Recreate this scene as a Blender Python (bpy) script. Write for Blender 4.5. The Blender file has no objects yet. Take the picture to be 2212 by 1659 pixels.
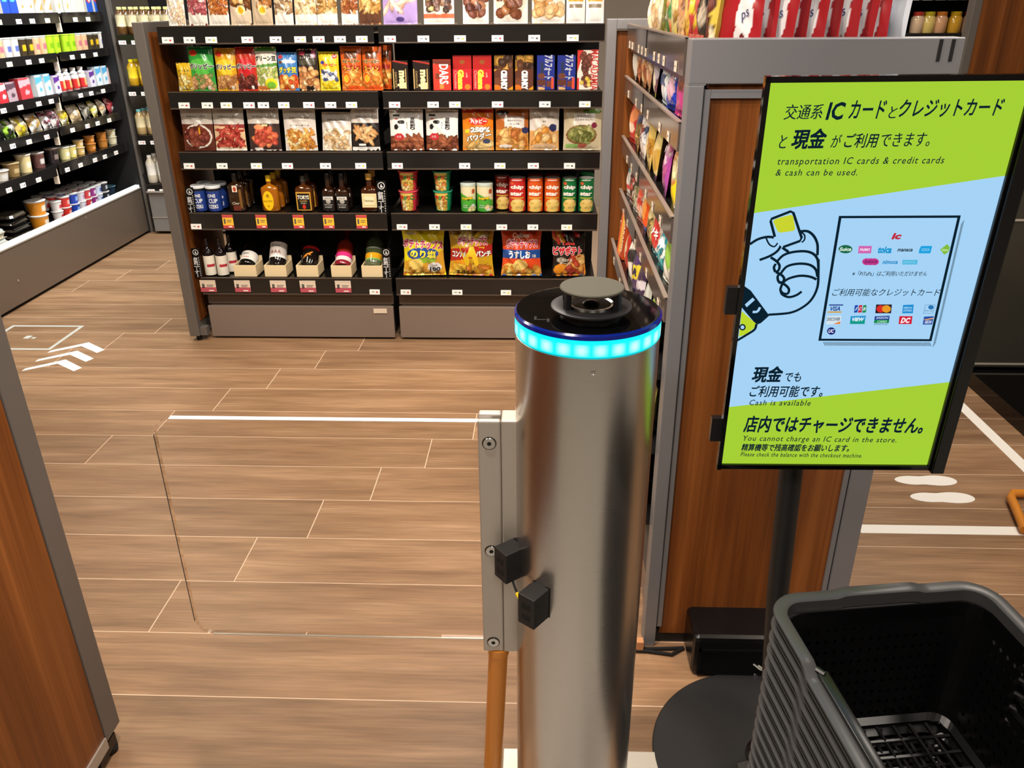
import bpy, bmesh, math, random
import numpy as np
from mathutils import Vector, Matrix, Euler

R = math.radians
COL = bpy.context.scene.collection
# ------------------------------------------------------------------ camera
W, H = 2212, 1659
FPX, PITCH, YAW, ROLL, CAMZ = 1748.06, R(25.1697), R(2.1593), R(-0.4152), 1.5
_f = np.array([-math.sin(YAW)*math.cos(PITCH), math.cos(YAW)*math.cos(PITCH), -math.sin(PITCH)])
_r = np.array([math.cos(YAW), math.sin(YAW), 0.0]); _u = np.cross(_r, _f)
_r2 = math.cos(ROLL)*_r + math.sin(ROLL)*_u; _u2 = -math.sin(ROLL)*_r + math.cos(ROLL)*_u
CAMM = np.array([_r2, _u2, _f])
cd = bpy.data.cameras.new('camera'); cam = bpy.data.objects.new('camera', cd); COL.objects.link(cam)
cd.sensor_width = 36; cd.sensor_fit = 'HORIZONTAL'; cd.lens = FPX/W*36; cd.clip_start = .02
cam.matrix_world = Matrix(((_r2[0], _u2[0], -_f[0], 0), (_r2[1], _u2[1], -_f[1], 0), (_r2[2], _u2[2], -_f[2], CAMZ), (0, 0, 0, 1)))
bpy.context.scene.camera = cam
# ------------------------------------------------------------------ view, world, lights
sc = bpy.context.scene
sc.view_settings.view_transform = 'Standard'; sc.view_settings.look = 'None'
sc.view_settings.gamma = 1; sc.view_settings.use_curve_mapping = False; sc.view_settings.exposure = 0.0
wd = bpy.data.worlds.new('world'); sc.world = wd; wd.use_nodes = True
wd.node_tree.nodes['Background'].inputs[0].default_value = (1, .9, .78, 1); wd.node_tree.nodes['Background'].inputs[1].default_value = .10
def area(name, loc, sx, sy, power, col, rot=(0, 0, 0), spread=180):
    l = bpy.data.lights.new(name, 'AREA'); l.shape = 'RECTANGLE'; l.size = sx; l.size_y = sy; l.energy = power; l.color = col
    l.spread = R(spread)
    o = bpy.data.objects.new(name, l); COL.objects.link(o); o.location = loc; o.rotation_euler = rot; return o
WARM = (1, .90, .79)
for i, (x, y) in enumerate([(-1.9, 2.3), (-.2, 2.0), (1.5, 2.2), (-2.1, 4.3), (-.4, 3.6), (1.7, 4.2), (-1.6, -.4), (.2, -.6), (1.8, -.3)]):
    area('ceiling_lamp', (x, y, 2.66), .28, .9, 26, WARM if x > -1 else (1, .91, .72))
def spot(loc, tgt, power, col, ang, blend=.5):
    l = bpy.data.lights.new('track_spot', 'SPOT'); l.energy = power; l.color = col; l.spot_size = R(ang); l.spot_blend = blend; l.shadow_soft_size = .04
    o = bpy.data.objects.new('track_spot', l); COL.objects.link(o); o.location = loc
    o.rotation_euler = (Vector(tgt)-Vector(loc)).to_track_quat('-Z', 'Y').to_euler(); return o
spot((-.9, 2.0, 2.6), (-1.15, 3.75, .75), 130, (1, .88, .76), 62)
spot((.0, 2.0, 2.6), (-.15, 3.75, .75), 130, (1, .88, .76), 62)
spot((-.35, .9, 2.6), (-.3, 1.6, 0), 135, (1, .86, .77), 78, .8)
spot((-.75, 1.2, 2.6), (.3, 2.2, .9), 90, (1, .88, .76), 60)
spot((1.2, .4, 2.6), (.7, 1.7, 1.5), 40, (.93, .95, 1), 60)
spot((1.3, 1.2, 2.6), (1.4, 2.4, 0), 40, (1, .82, .62), 70)
area('fridge_lamp_and_fill', (-1.75, 4.6, 2.5), .10, 2.2, 36, (.92, .97, 1), (0, R(38), 0), 100)  # added fill over the aisle, aimed at the case to brighten its goods
area('fridge_lamp_and_fill', (-2.9, 4.7, 2.0), .10, 2.0, 10, (.88, .95, 1))

# ------------------------------------------------------------------ colours, materials
def lin(c):
    if isinstance(c, str):
        c = c.lstrip('#'); c = tuple(int(c[i:i+2], 16)/255 for i in (0, 2, 4))
    return tuple((v/12.92 if v <= .04045 else ((v+.055)/1.055)**2.4) for v in c[:3])
MATS = {}
def mat(name, col=None, rough=.5, metal=0, spec=.5, emis=None, es=0, attr=False, trans=0, coat=0, ior=1.45, aniso=0):
    m = bpy.data.materials.new(name); m.use_nodes = True; nt = m.node_tree; b = nt.nodes['Principled BSDF']
    if col is not None: b.inputs['Base Color'].default_value = (*lin(col), 1)
    b.inputs['Roughness'].default_value = rough; b.inputs['Metallic'].default_value = metal
    b.inputs['Specular IOR Level'].default_value = spec; b.inputs['Transmission Weight'].default_value = trans
    b.inputs['Coat Weight'].default_value = coat; b.inputs['IOR'].default_value = ior; b.inputs['Anisotropic'].default_value = aniso
    if emis is not None:
        b.inputs['Emission Color'].default_value = (*lin(emis), 1); b.inputs['Emission Strength'].default_value = es
    if attr:
        a = nt.nodes.new('ShaderNodeAttribute'); a.attribute_name = 'Col'
        nt.links.new(a.outputs['Color'], b.inputs['Base Color'])
    MATS[name] = m; return m
def noise_tint(m, c1, c2, scale=(1, 1, 1), ns=5, detail=4, lo=.35, hi=.65, rnd=False, bump=0, c3=None, coord='Object', dist=0, fine=None):
    nt = m.node_tree; b = nt.nodes['Principled BSDF']; N = nt.nodes.new; L = nt.links.new
    tc = N('ShaderNodeTexCoord'); mp = N('ShaderNodeMapping'); mp.inputs['Scale'].default_value = scale
    L(tc.outputs[coord], mp.inputs['Vector'])
    if rnd:
        oi = N('ShaderNodeObjectInfo'); vm = N('ShaderNodeVectorMath'); vm.operation = 'SCALE'; vm.inputs[0].default_value = (37, 53, 19)
        L(oi.outputs['Random'], vm.inputs['Scale']); L(vm.outputs[0], mp.inputs['Location'])
    nz = N('ShaderNodeTexNoise'); nz.inputs['Scale'].default_value = ns; nz.inputs['Detail'].default_value = detail; nz.inputs['Distortion'].default_value = dist
    L(mp.outputs[0], nz.inputs['Vector'])
    cr = N('ShaderNodeValToRGB'); e = cr.color_ramp.elements
    e[0].position = lo; e[0].color = (*lin(c1), 1); e[1].position = hi; e[1].color = (*lin(c2), 1)
    if c3: x = cr.color_ramp.elements.new((lo+hi)/2); x.color = (*lin(c3), 1)
    L(nz.outputs[0], cr.inputs[0]); out = cr.outputs[0]
    if rnd:
        hs = N('ShaderNodeHueSaturation'); mr = N('ShaderNodeMapRange'); mr.inputs['To Min'].default_value = .86; mr.inputs['To Max'].default_value = 1.1
        L(oi.outputs['Random'], mr.inputs['Value']); L(mr.outputs[0], hs.inputs['Value']); L(out, hs.inputs['Color']); out = hs.outputs[0]
    if fine:      # fine grain lines and broad tone patches
        for sc_, lo_, hi_ in ((fine, .80, 1.10), (tuple(v*.12 for v in fine), .88, 1.08)):
            m2 = N('ShaderNodeMapping'); m2.inputs['Scale'].default_value = sc_; L(tc.outputs[coord], m2.inputs['Vector'])
            if rnd: L(vm.outputs[0], m2.inputs['Location'])
            n2 = N('ShaderNodeTexNoise'); n2.inputs['Scale'].default_value = 1.0; n2.inputs['Detail'].default_value = 6; n2.inputs['Distortion'].default_value = .4; L(m2.outputs[0], n2.inputs['Vector'])
            r2 = N('ShaderNodeMapRange'); r2.inputs['From Min'].default_value = .32; r2.inputs['From Max'].default_value = .68; r2.inputs['To Min'].default_value = lo_; r2.inputs['To Max'].default_value = hi_; L(n2.outputs[0], r2.inputs['Value'])
            vs = N('ShaderNodeVectorMath'); vs.operation = 'SCALE'; L(out, vs.inputs[0]); L(r2.outputs[0], vs.inputs['Scale']); out = vs.outputs[0]
    L(out, b.inputs['Base Color'])
    if bump:
        bp = N('ShaderNodeBump'); bp.inputs['Strength'].default_value = bump; bp.inputs['Distance'].default_value = .002
        L(nz.outputs[0], bp.inputs['Height']); L(bp.outputs[0], b.inputs['Normal'])
    return m
M = MATS
noise_tint(mat('floor_tile_wood', rough=.42, spec=.4), '#7d5d43', '#a78566', (1.1, 10, 1), 2.0, 11, .22, .78, rnd=True, bump=.03, c3='#927153', dist=.3, fine=(7, 150, 1))
mat('grout', '#d6baa0', .8)
noise_tint(mat('cherry_wood', rough=.38, spec=.4), '#5d3315', '#905526', (14, 14, .55), 1.6, 8, .30, .70, c3='#784219', dist=.5, fine=(160, 160, 2.2))
mat('frame_lit', '#7b7a7c', .42, .2)  # frame metal with the light on the end panels put into its tone
mat('frame_shade', '#6a645f', .45, .2)  # same frame metal, darkened for the less lit places
mat('shelf_black', '#141312', .22, 0, .55)
mat('lip_black', '#1d1b1a', .10, 0, .6)
mat('lip_brown', '#5c514a', .12, 0, .6)
mat('black_inside', '#0c0b0a', .7)
mat('base_taupe', '#85766c', .4, .2)
mat('base_taupe_dark', '#54483f', .4, .25)
mat('tag_white', '#f1eeea', .4)
mat('tag_dark', '#5a5552', .5)
mat('tag_red', '#c0464e', .45)
mat('tag_pink', '#b5505e', .45)
mat('tag_cream', '#dccbb6', .5)
mat('tag_yellow', '#eebd3c', .45)
mat('print', rough=.34, attr=True)
mat('foil', rough=.24, spec=.6, attr=True, coat=.35)
mat('matte', rough=.6, attr=True)
mat('glassy', rough=.07, spec=.6, attr=True, coat=.5)
mat('ink', rough=.5, attr=True)
mat('black_plastic', '#0a0a0b', .27)
mat('black_matte', '#1b1a1b', .55)
mat('black_gloss', '#050506', .07, 0, .5)
mat('dark_panel', '#3d3b34', .12)
mat('rubber', '#0b0b0b', .8)
mat('white_paint', '#f4f0e8', .5)
mat('grey_paint', '#b9b9b2', .5)
mat('ceiling_white', '#8c8574', .8)
mat('stone_floor', '#b0aba4', .3)
mat('tan_block', '#b98256', .6)
mat('wall_beige', '#a39a90', .8)
mat('chrome', '#c9c7c4', .18, 1)
mat('alu', '#b9b1a7', .45, .55)
mat('alu_bright', '#d9d2c4', .4, .5)
mat('orange_pipe', '#d4862f', .3)
mat('pale_wood', '#e3cda3', .6)
mat('clear_plastic', '#ffffff', .03, 0, .5, trans=1, ior=1.2)
mat('strip_white_glow', '#f2f6f8', .4, emis='#e4f2ff', es=.45)  # glow added to the price strips in place of light falling on them
mat('brown_steel', '#75675a', .35, .4)
noise_tint(mat('cooler_grey', rough=.4, metal=.2), '#82807f', '#8d8a88', (1, 1, 1), 3)

# ------------------------------------------------------------------ mesh building
class MB:
    def __init__(s): s.v = []; s.f = []; s.c = []; s.m = []
    def add(s, vs, fs, col=None, mi=0):
        o = len(s.v); s.v.extend([tuple(map(float, p)) for p in vs]); s.f.extend([tuple(i+o for i in f) for f in fs]); s.m.extend([mi]*len(fs))
        c = (*lin(col), 1) if col is not None else (1, 1, 1, 1); s.c.extend([c]*len(vs)); return s
    def addc(s, vs, fs, cols, mi=0):
        o = len(s.v); s.v.extend([tuple(map(float, p)) for p in vs]); s.f.extend([tuple(int(i)+o for i in f) for f in fs]); s.m.extend([mi]*len(fs))
        s.c.extend([(*map(float, c), 1) for c in cols]); return s
    def box(s, x0, x1, y0, y1, z0, z1, col=None, b=0, mi=0):
        if b <= 0:
            v = [(x, y, z) for z in (z0, z1) for y in (y0, y1) for x in (x0, x1)]
            return s.add(v, [(0, 2, 3, 1), (4, 5, 7, 6), (0, 1, 5, 4), (2, 6, 7, 3), (0, 4, 6, 2), (1, 3, 7, 5)], col, mi)
        bm = bmesh.new(); bmesh.ops.create_cube(bm, size=1)
        for v in bm.verts: v.co = Vector(((x0+x1)/2+v.co.x*(x1-x0), (y0+y1)/2+v.co.y*(y1-y0), (z0+z1)/2+v.co.z*(z1-z0)))
        bmesh.ops.bevel(bm, geom=list(bm.edges), offset=b, segments=2, affect='EDGES', profile=.5)
        bm.verts.index_update(); s.add([v.co for v in bm.verts], [[v.index for v in f.verts] for f in bm.faces], col, mi); bm.free(); return s
    def lathe(s, prof, n=28, c=(0, 0, 0), sx=1, sy=1, col=None, mi=0, cols=None, power=2):
        # prof: (r, z) pairs; superellipse power for flat flasks
        vs = []; cs = []
        for k, (r, z) in enumerate(prof):
            for i in range(n):
                a = 2*math.pi*i/n; ca, sa = math.cos(a), math.sin(a)
                if power != 2:
                    ca = math.copysign(abs(ca)**(2/power), ca); sa = math.copysign(abs(sa)**(2/power), sa)
                vs.append((c[0]+r*ca*sx, c[1]+r*sa*sy, c[2]+z)); cs.append(lin(cols[k]) if cols else (lin(col) if col is not None else (1, 1, 1)))
        fs = []
        for k in range(len(prof)-1):
            for i in range(n):
                j = (i+1) % n; fs.append((k*n+i, k*n+j, (k+1)*n+j, (k+1)*n+i))
        if prof[0][0] > 1e-6: fs.append(tuple(range(n))[::-1])
        if prof[-1][0] > 1e-6: fs.append(tuple((len(prof)-1)*n+i for i in range(n)))
        return s.addc(vs, fs, cs, mi)
    def tube(s, pts, r, n=10, col=None, mi=0, closed=False):
        P = [Vector(p) for p in pts]; k = len(P); vs = []; fs = []; up0 = None
        for i, p in enumerate(P):
            a = P[i-1] if (i or closed) else P[i]; b = P[(i+1) % k] if (i < k-1 or closed) else P[i]
            t = (b-a).normalized(); up = up0 if up0 is not None else (Vector((0, 0, 1)) if abs(t.z) < .9 else Vector((1, 0, 0)))
            x = t.cross(up).normalized(); y = x.cross(t).normalized(); up0 = y
            rr = r[i] if isinstance(r, (list, tuple)) else r
            for j in range(n):
                q = 2*math.pi*j/n; vs.append(p+x*math.cos(q)*rr+y*math.sin(q)*rr)
        for i in range(k if closed else k-1):
            i2 = (i+1) % k
            for j in range(n): fs.append((i*n+j, i2*n+j, i2*n+(j+1) % n, i*n+(j+1) % n))
        if not closed: fs.append(tuple(range(n))[::-1]); fs.append(tuple((k-1)*n+j for j in range(n)))
        return s.add(vs, fs, col, mi)
    def prism(s, poly, z0, z1, axis='z', col=None, mi=0):
        n = len(poly); f = {'z': lambda p, h: (p[0], p[1], h), 'y': lambda p, h: (p[0], h, p[1]), 'x': lambda p, h: (h, p[0], p[1])}[axis]
        vs = [f(p, z0) for p in poly]+[f(p, z1) for p in poly]
        return s.add(vs, [tuple(range(n))[::-1], tuple(range(n, 2*n))]+[(i, (i+1) % n, n+(i+1) % n, n+i) for i in range(n)], col, mi)
    def sweep(s, path, prof, col=None, mi=0, closed=True):
        # path: list of (point, outward normal 2d); prof: closed list of (outward, up)
        n = len(prof); vs = []; fs = []
        for (p, nn) in path:
            for (o, h) in prof: vs.append((p[0]+nn[0]*o, p[1]+nn[1]*o, p[2]+h))
        k = len(path)
        for i in range(k if closed else k-1):
            i2 = (i+1) % k
            for j in range(n): fs.append((i*n+j, i2*n+j, i2*n+(j+1) % n, i*n+(j+1) % n))
        return s.add(vs, fs, col, mi)
    def mesh(s, name, smooth=False, mats=()):
        me = bpy.data.meshes.new(name); me.from_pydata(s.v, [], s.f)
        for m in mats: me.materials.append(m)
        if len(mats) > 1: me.polygons.foreach_set('material_index', s.m)
        a = me.color_attributes.new('Col', 'FLOAT_COLOR', 'POINT'); a.data.foreach_set('color', np.array(s.c, dtype=np.float32).ravel())
        if smooth:
            me.polygons.foreach_set('use_smooth', [True]*len(me.polygons))
            try: me.set_sharp_from_angle(angle=R(38))
            except Exception: pass
        me.update(); return me
def put(name, me, parent=None, loc=(0, 0, 0), rot=(0, 0, 0)):
    o = bpy.data.objects.new(name, me); COL.objects.link(o); o.location = loc; o.rotation_euler = rot
    if parent is not None: o.parent = parent
    return o
def obj(name, mb, m, parent=None, loc=(0, 0, 0), rot=(0, 0, 0), smooth=False):
    ms = [MATS[x] if isinstance(x, str) else x for x in (m if isinstance(m, (list, tuple)) else [m])]
    return put(name, mb.mesh(name, smooth, ms), parent, loc, rot)
def tag(o, label=None, cat=None, group=None, kind=None):
    if label: o['label'] = label
    if cat: o['category'] = cat
    if group: o['group'] = group
    if kind: o['kind'] = kind
    return o
def thing(name, label, cat, loc=(0, 0, 0), rot=(0, 0, 0), group=None):
    o = bpy.data.objects.new(name, None); o.empty_display_size = .05; COL.objects.link(o); o.location = loc; o.rotation_euler = rot
    return tag(o, label, cat, group)
def at(px, py, ax, v):
    d = CAMM.T @ np.array([(px-W/2)/FPX, -(py-H/2)/FPX, 1.0]); i = 'xyz'.index(ax); c = np.array([0, 0, CAMZ])
    return c+d*((v-c[i])/d[i])
ORD = ['first', 'second', 'third', 'fourth', 'fifth', 'sixth', 'seventh', 'eighth', 'ninth', 'tenth', 'eleventh', 'twelfth', 'thirteenth', 'fourteenth', 'fifteenth', 'sixteenth', 'seventeenth', 'eighteenth', 'nineteenth', 'twentieth']

# ------------------------------------------------------------------ lettering
_TC = {}
def text2d(s, bold=0.0, shear=0.0, space=1.0):
    k = (s, bold, shear, space)
    if k not in _TC:
        cu = bpy.data.curves.new('t', 'FONT'); cu.body = s; cu.resolution_u = 2; cu.offset = bold; cu.shear = shear; cu.space_character = space; cu.fill_mode = 'FRONT'
        o = bpy.data.objects.new('t', cu); me = bpy.data.meshes.new_from_object(o)
        n = len(me.vertices); v = np.empty(n*3); me.vertices.foreach_get('co', v); v = v.reshape(-1, 3)[:, :2]
        f = [tuple(p.vertices) for p in me.polygons]; nz = [p.normal.z for p in me.polygons]
        f = [q if z > 0 else q[::-1] for q, z in zip(f, nz)]
        bpy.data.meshes.remove(me); bpy.data.objects.remove(o); bpy.data.curves.remove(cu)
        _TC[k] = (v, f, v.min(0) if n else np.zeros(2), v.max(0) if n else np.ones(2))
    return _TC[k]
def place_text(mb, s, cx, cz, h, col, yf, w=None, rot=0, bold=.0, shear=0, off=.0006, space=1.0, outline=None, ow=.05, vertical=False):
    """centre (cx,cz) in the local front plane (x right, z up, front towards -y); h = height of the lettering"""
    if vertical:
        n = len(s); hh = h/n
        for i, ch in enumerate(s): place_text(mb, ch, cx, cz+h/2-hh*(i+.5), hh*(.86 if ch not in 'ー' else .12), col, yf, (w or hh*.86) if ch not in 'ー' else None, 90 if ch == 'ー' else 0, bold, shear, off, space, outline, ow)
        return
    for layer in ((1, outline), (0, col)):
        if layer[1] is None: continue
        bb = bold+(ow if layer[0] else 0)
        if s.isascii(): v, f, lo, hi = text2d(s, bb, shear, space); sh = [(0, 0)]
        else:
            v, f, lo, hi = text2d(s, 0, shear, space); k = bb*1.1; n = 1 if bb < .004 else (2 if bb < .014 else (4 if bb < .06 else 8))
            sh = [(0, 0)] if n == 1 else [(k*math.cos(2*math.pi*(i+.5*(n == 4))/n), k*math.sin(2*math.pi*(i+.5*(n == 4))/n)) for i in range(n)]
        v0, f0, lo0, hi0 = text2d(s, bold if s.isascii() else 0, shear, space)
        if not len(v): continue
        sz = h/max(hi0[1]-lo0[1], 1e-6); sx = (w/max(hi0[0]-lo0[0], 1e-6)) if w else sz
        a = R(rot); rm = np.array([[math.cos(a), math.sin(a)], [-math.sin(a), math.cos(a)]])
        for (dx, dz) in sh:
            p = ((v-(lo0+hi0)/2)*[sx, sz]+np.array([dx*sx, dz*sz])) @ rm
            X = cx+p[:, 0]; Z = cz+p[:, 1]; Y = yf(X, Z)-off*(1 if layer[0] else 1.7)
            mb.add(np.stack([X, Y, Z], 1), f, layer[1])

# ------------------------------------------------------------------ painted packaging
def do_paint(ops, U, V, seed=1, asp=.35):
    """ops paint flat print on a grid: U -1..1 left to right, V 0..1 upwards"""
    rs = np.random.RandomState(seed); C = np.zeros(U.shape+(3,))
    for op in ops:
        k = op[0]
        if k == 'bg': C[:] = lin(op[1])
        elif k == 'r': C[(U >= op[1]) & (U <= op[3]) & (V >= op[2]) & (V <= op[4])] = lin(op[5])
        elif k == 'e': C[((U-op[1])/op[3])**2+((V-op[2])/op[4])**2 < 1] = lin(op[5])
        elif k == 'd': C[(V > op[1]+(op[2]-op[1])*(U+1)/2) & (V < op[3]+(op[4]-op[3])*(U+1)/2)] = lin(op[5])   # slanted band
        elif k == 'b':   # pile of pieces with shaded outlines and highlights painted in
            u0, v0, u1, v1, cs, n, ru, rv = op[1:9]
            for _ in range(n):
                cu, cv = rs.uniform(u0, u1), rs.uniform(v0, v1); a = rs.uniform(0, 3.14); c = np.array(lin(cs[rs.randint(len(cs))]))
                if len(op) > 9 and ((cu-(u0+u1)/2)/((u1-u0)/2))**2+((cv-(v0+v1)/2)/((v1-v0)/2))**2 > 1: continue
                du, dv = (U-cu)*asp, V-cv; x = du*math.cos(a)+dv*math.sin(a); y = -du*math.sin(a)+dv*math.cos(a)
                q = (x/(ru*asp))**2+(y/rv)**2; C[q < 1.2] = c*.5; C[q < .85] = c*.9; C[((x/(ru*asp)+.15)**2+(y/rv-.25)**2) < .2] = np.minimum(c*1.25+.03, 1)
    return C
def bagfun(w, h, t, seed, crink=1.0, waist=.07):
    rs = np.random.RandomState(seed); k = [(rs.uniform(2, 6), rs.uniform(2, 7), rs.uniform(0, 6.28)) for _ in range(4)]
    def hw(v): return w/2*(1-waist*np.sin(np.pi*np.clip(v, 0, 1))**1.0)
    def y(x, z):
        v = np.clip(z/h, 0, 1); u = np.clip(x/np.maximum(hw(v), 1e-5), -1, 1)
        e = np.sin(np.pi*np.clip((v-.04)/.92, 0, 1)); base = (1-np.abs(u)**2.6)*np.maximum(e, 0)**.55
        cr = sum(np.sin(a*u*2+b*v*3+c) for a, b, c in k)*.05*crink*(.3+base)+.05*crink*np.sin(u*17+k[0][2])*((v > .9)|(v < .08))
        return -(t/2)*(base+cr*np.minimum(1, (1-np.abs(u))*6))
    return hw, y
def bag_mesh(name, w, h, t, ops, texts=(), seed=1, nu=44, nv=66, m='foil', crink=1.0, waist=.07, back=None):
    hw, yf = bagfun(w, h, t, seed, crink, waist)
    u = np.linspace(-1, 1, nu); v = np.linspace(0, 1, nv); U, V = np.meshgrid(u, v)
    X = U*hw(V); Z = V*h; Y = yf(X, Z); C = do_paint(ops, U, V, seed, w/2/h)
    F = [(j*nu+i, j*nu+i+1, (j+1)*nu+i+1, (j+1)*nu+i) for j in range(nv-1) for i in range(nu-1)]
    mb = MB(); mb.addc(np.stack([X, Y, Z], 2).reshape(-1, 3), F, C.reshape(-1, 3))
    nb, nw = 8, 10; U2, V2 = np.meshgrid(np.linspace(-1, 1, nb), np.linspace(0, 1, nw)); X2 = U2*hw(V2); Z2 = V2*h
    bc = lin(back) if back else tuple(C[nv//2, 1])
    mb.addc(np.stack([X2, -yf(X2, Z2), Z2], 2).reshape(-1, 3), [(j*nb+i, (j+1)*nb+i, (j+1)*nb+i+1, j*nb+i+1) for j in range(nw-1) for i in range(nb-1)], [bc]*(nb*nw))
    me = mb.mesh(name, True, [MATS[m]])
    tm = None
    if texts:
        tb = MB()
        for q in texts:
            kw = q[5] if len(q) > 5 else {}; kw = dict(kw)
            if 'w' in kw: kw['w'] *= w
            place_text(tb, q[0], q[1]*w/2, q[2]*h, q[3]*h, q[4], yf, off=.0012, **kw)
        tm = tb.mesh('lettering', False, [MATS['ink']])
    return me, tm
def box_mesh(name, w, h, d, ops, texts=(), seed=1, side=None, top=None, nu=36, nv=56, m='print'):
    u = np.linspace(-1, 1, nu); v = np.linspace(0, 1, nv); U, V = np.meshgrid(u, v); C = do_paint(ops, U, V, seed, w/2/h)
    mb = MB(); P = np.stack([U*w/2, np.full_like(U, -d/2), V*h], 2).reshape(-1, 3)
    mb.addc(P, [(j*nu+i, j*nu+i+1, (j+1)*nu+i+1, (j+1)*nu+i) for j in range(nv-1) for i in range(nu-1)], C.reshape(-1, 3))
    x, y = w/2, d/2; sd = side or ops[0][1]
    for q in ([(-x, -y, 0), (-x, -y, h), (-x, y, h), (-x, y, 0)], [(x, -y, 0), (x, y, 0), (x, y, h), (x, -y, h)], [(-x, y, 0), (-x, y, h), (x, y, h), (x, y, 0)], [(-x, -y, 0), (-x, y, 0), (x, y, 0), (x, -y, 0)]): mb.add(q, [(0, 1, 2, 3)], sd)
    mb.add([(-x, -y, h), (x, -y, h), (x, y, h), (-x, y, h)], [(0, 1, 2, 3)], top or sd)
    me = mb.mesh(name, False, [MATS[m]]); tm = None
    if texts:
        tb = MB(); yf = lambda X, Z: np.full_like(X, -d/2)
        for q in texts:
            kw = dict(q[5]) if len(q) > 5 else {}
            if 'w' in kw: kw['w'] *= w
            place_text(tb, q[0], q[1]*w/2, q[2]*h, q[3]*h, q[4], yf, off=.0008, **kw)
        tm = tb.mesh('lettering', False, [MATS['ink']])
    return me, tm
def can_mesh(name, prof, ops, texts=(), seed=1, n=72, nv=44, m='print', lid=None, capcols=None):
    """round tub or can: prof (r,z) from base to top, painted all round; U = angle from the front (-1..1 over the front half)"""
    z = np.array([p[1] for p in prof]); r = np.array([p[0] for p in prof]); h = z[-1]
    zz = np.unique(np.concatenate([np.linspace(0, h, nv), z])); rr = np.interp(zz, z, r)
    a = np.linspace(0, 2*math.pi, n, endpoint=False); A, Z = np.meshgrid(a, zz); RR = np.repeat(rr[:, None], n, 1)
    U = np.where(np.cos(A) > 0, np.sin(A), np.sign(np.sin(A)+1e-9)*(2-np.abs(np.sin(A)))); V = Z/h
    C = do_paint(ops, U, V, seed, r.max()/h); mb = MB()
    mb.addc(np.stack([RR*np.sin(A), -RR*np.cos(A), Z], 2).reshape(-1, 3), [(j*n+i, j*n+(i+1) % n, (j+1)*n+(i+1) % n, (j+1)*n+i) for j in range(len(zz)-1) for i in range(n)], C.reshape(-1, 3))
    tc = lid or ops[0][1]; mb.lathe([(rr[-1], h-.0004), (rr[-1]*.9, h-.001), (0, h-.001)], n, col=tc); mb.lathe([(rr[0], 0), (0, 0)], n, col=tc)
    me = mb.mesh(name, True, [MATS[m]]); tm = None
    if texts:
        tb = MB()
        def yf(X, Z_): rz = np.interp(Z_, z, r); return -np.sqrt(np.maximum(rz**2-X**2, 1e-8))
        for q in texts:
            kw = dict(q[5]) if len(q) > 5 else {}
            if 'w' in kw: kw['w'] *= 2*r.max()
            place_text(tb, q[0], q[1]*r.max(), q[2]*h, q[3]*h, q[4], yf, off=.0008, **kw)
        tm = tb.mesh('lettering', False, [MATS['ink']])
    return me, tm
def product(name, meshes, label, cat, loc, rot=(0, 0, 0), group=None):
    me, tm = meshes; o = put(name, me, None, loc, rot); tag(o, label, cat, group)
    if tm is not None: put('lettering', tm, o)
    return o
# ================================================================== the room
X0, X1, Y0, Y1 = -3.9, 4.2, -2.6, 6.6
def struct(name, mb, m, smooth=False): return tag(obj(name, mb, m, smooth=smooth), kind='structure')
floor = struct('floor', MB().box(X0, X1, Y0, Y1, -.06, -.0005), 'grout')
ceil = struct('ceiling', MB().box(X0, X1, Y0, Y1, 2.7, 2.76), 'ceiling_white')
struct('floor_entrance', MB().box(X0, X1, Y0, .98, -.0004, .0), 'stone_floor')
struct('wall_left', MB().box(X0-.1, X0, Y0, Y1, 0, 2.7), 'wall_beige')
struct('wall_right', MB().box(X1, X1+.1, Y0, Y1, 0, 2.7), 'wall_beige')
struct('wall_back', MB().box(X0, X1, Y1, Y1+.1, 0, 2.7), 'wall_beige')
struct('wall_front', MB().box(X0, X1, Y0-.1, Y0, 0, 2.7), 'wall_beige')
# wood-look floor tiles, 1.24 x 0.213 m, each row shifted by an eighth
TL, TW, GAP = 1.24, .2133, .0035
def tile_mesh(l):
    bm = MB(); bm.box(-l/2, l/2, -(TW-GAP)/2, (TW-GAP)/2, -.006, 0, b=0); return bm.mesh('floor_tile', False, [M['floor_tile_wood']])
full = tile_mesh(TL-GAP)
for k in range(-8, 24):
    yc = 1.413+TW*(k+.5)
    if yc < 1.05 or yc > 6.4: continue
    j0 = -1.03+.1555*(k-1); j0 -= TL*math.ceil((j0-X0)/TL)
    x = j0
    while x < 2.7:
        a, b = max(x, X0), x+TL
        if b > -3.2 and (b-a) > .1:
            # leave out tiles the photograph shows nothing of
            if not (a < -2.9 and b < -2.4 and yc < 3.4) and not (yc > 4.4 and a > -1.3) and not (yc < 1.0 and (b < -1.1)):
                me = full if b-a > TL-.001 else tile_mesh(b-a-GAP)
                put('floor_tile', me, floor, ((a+b)/2, yc, 0))
        x += TL
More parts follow.
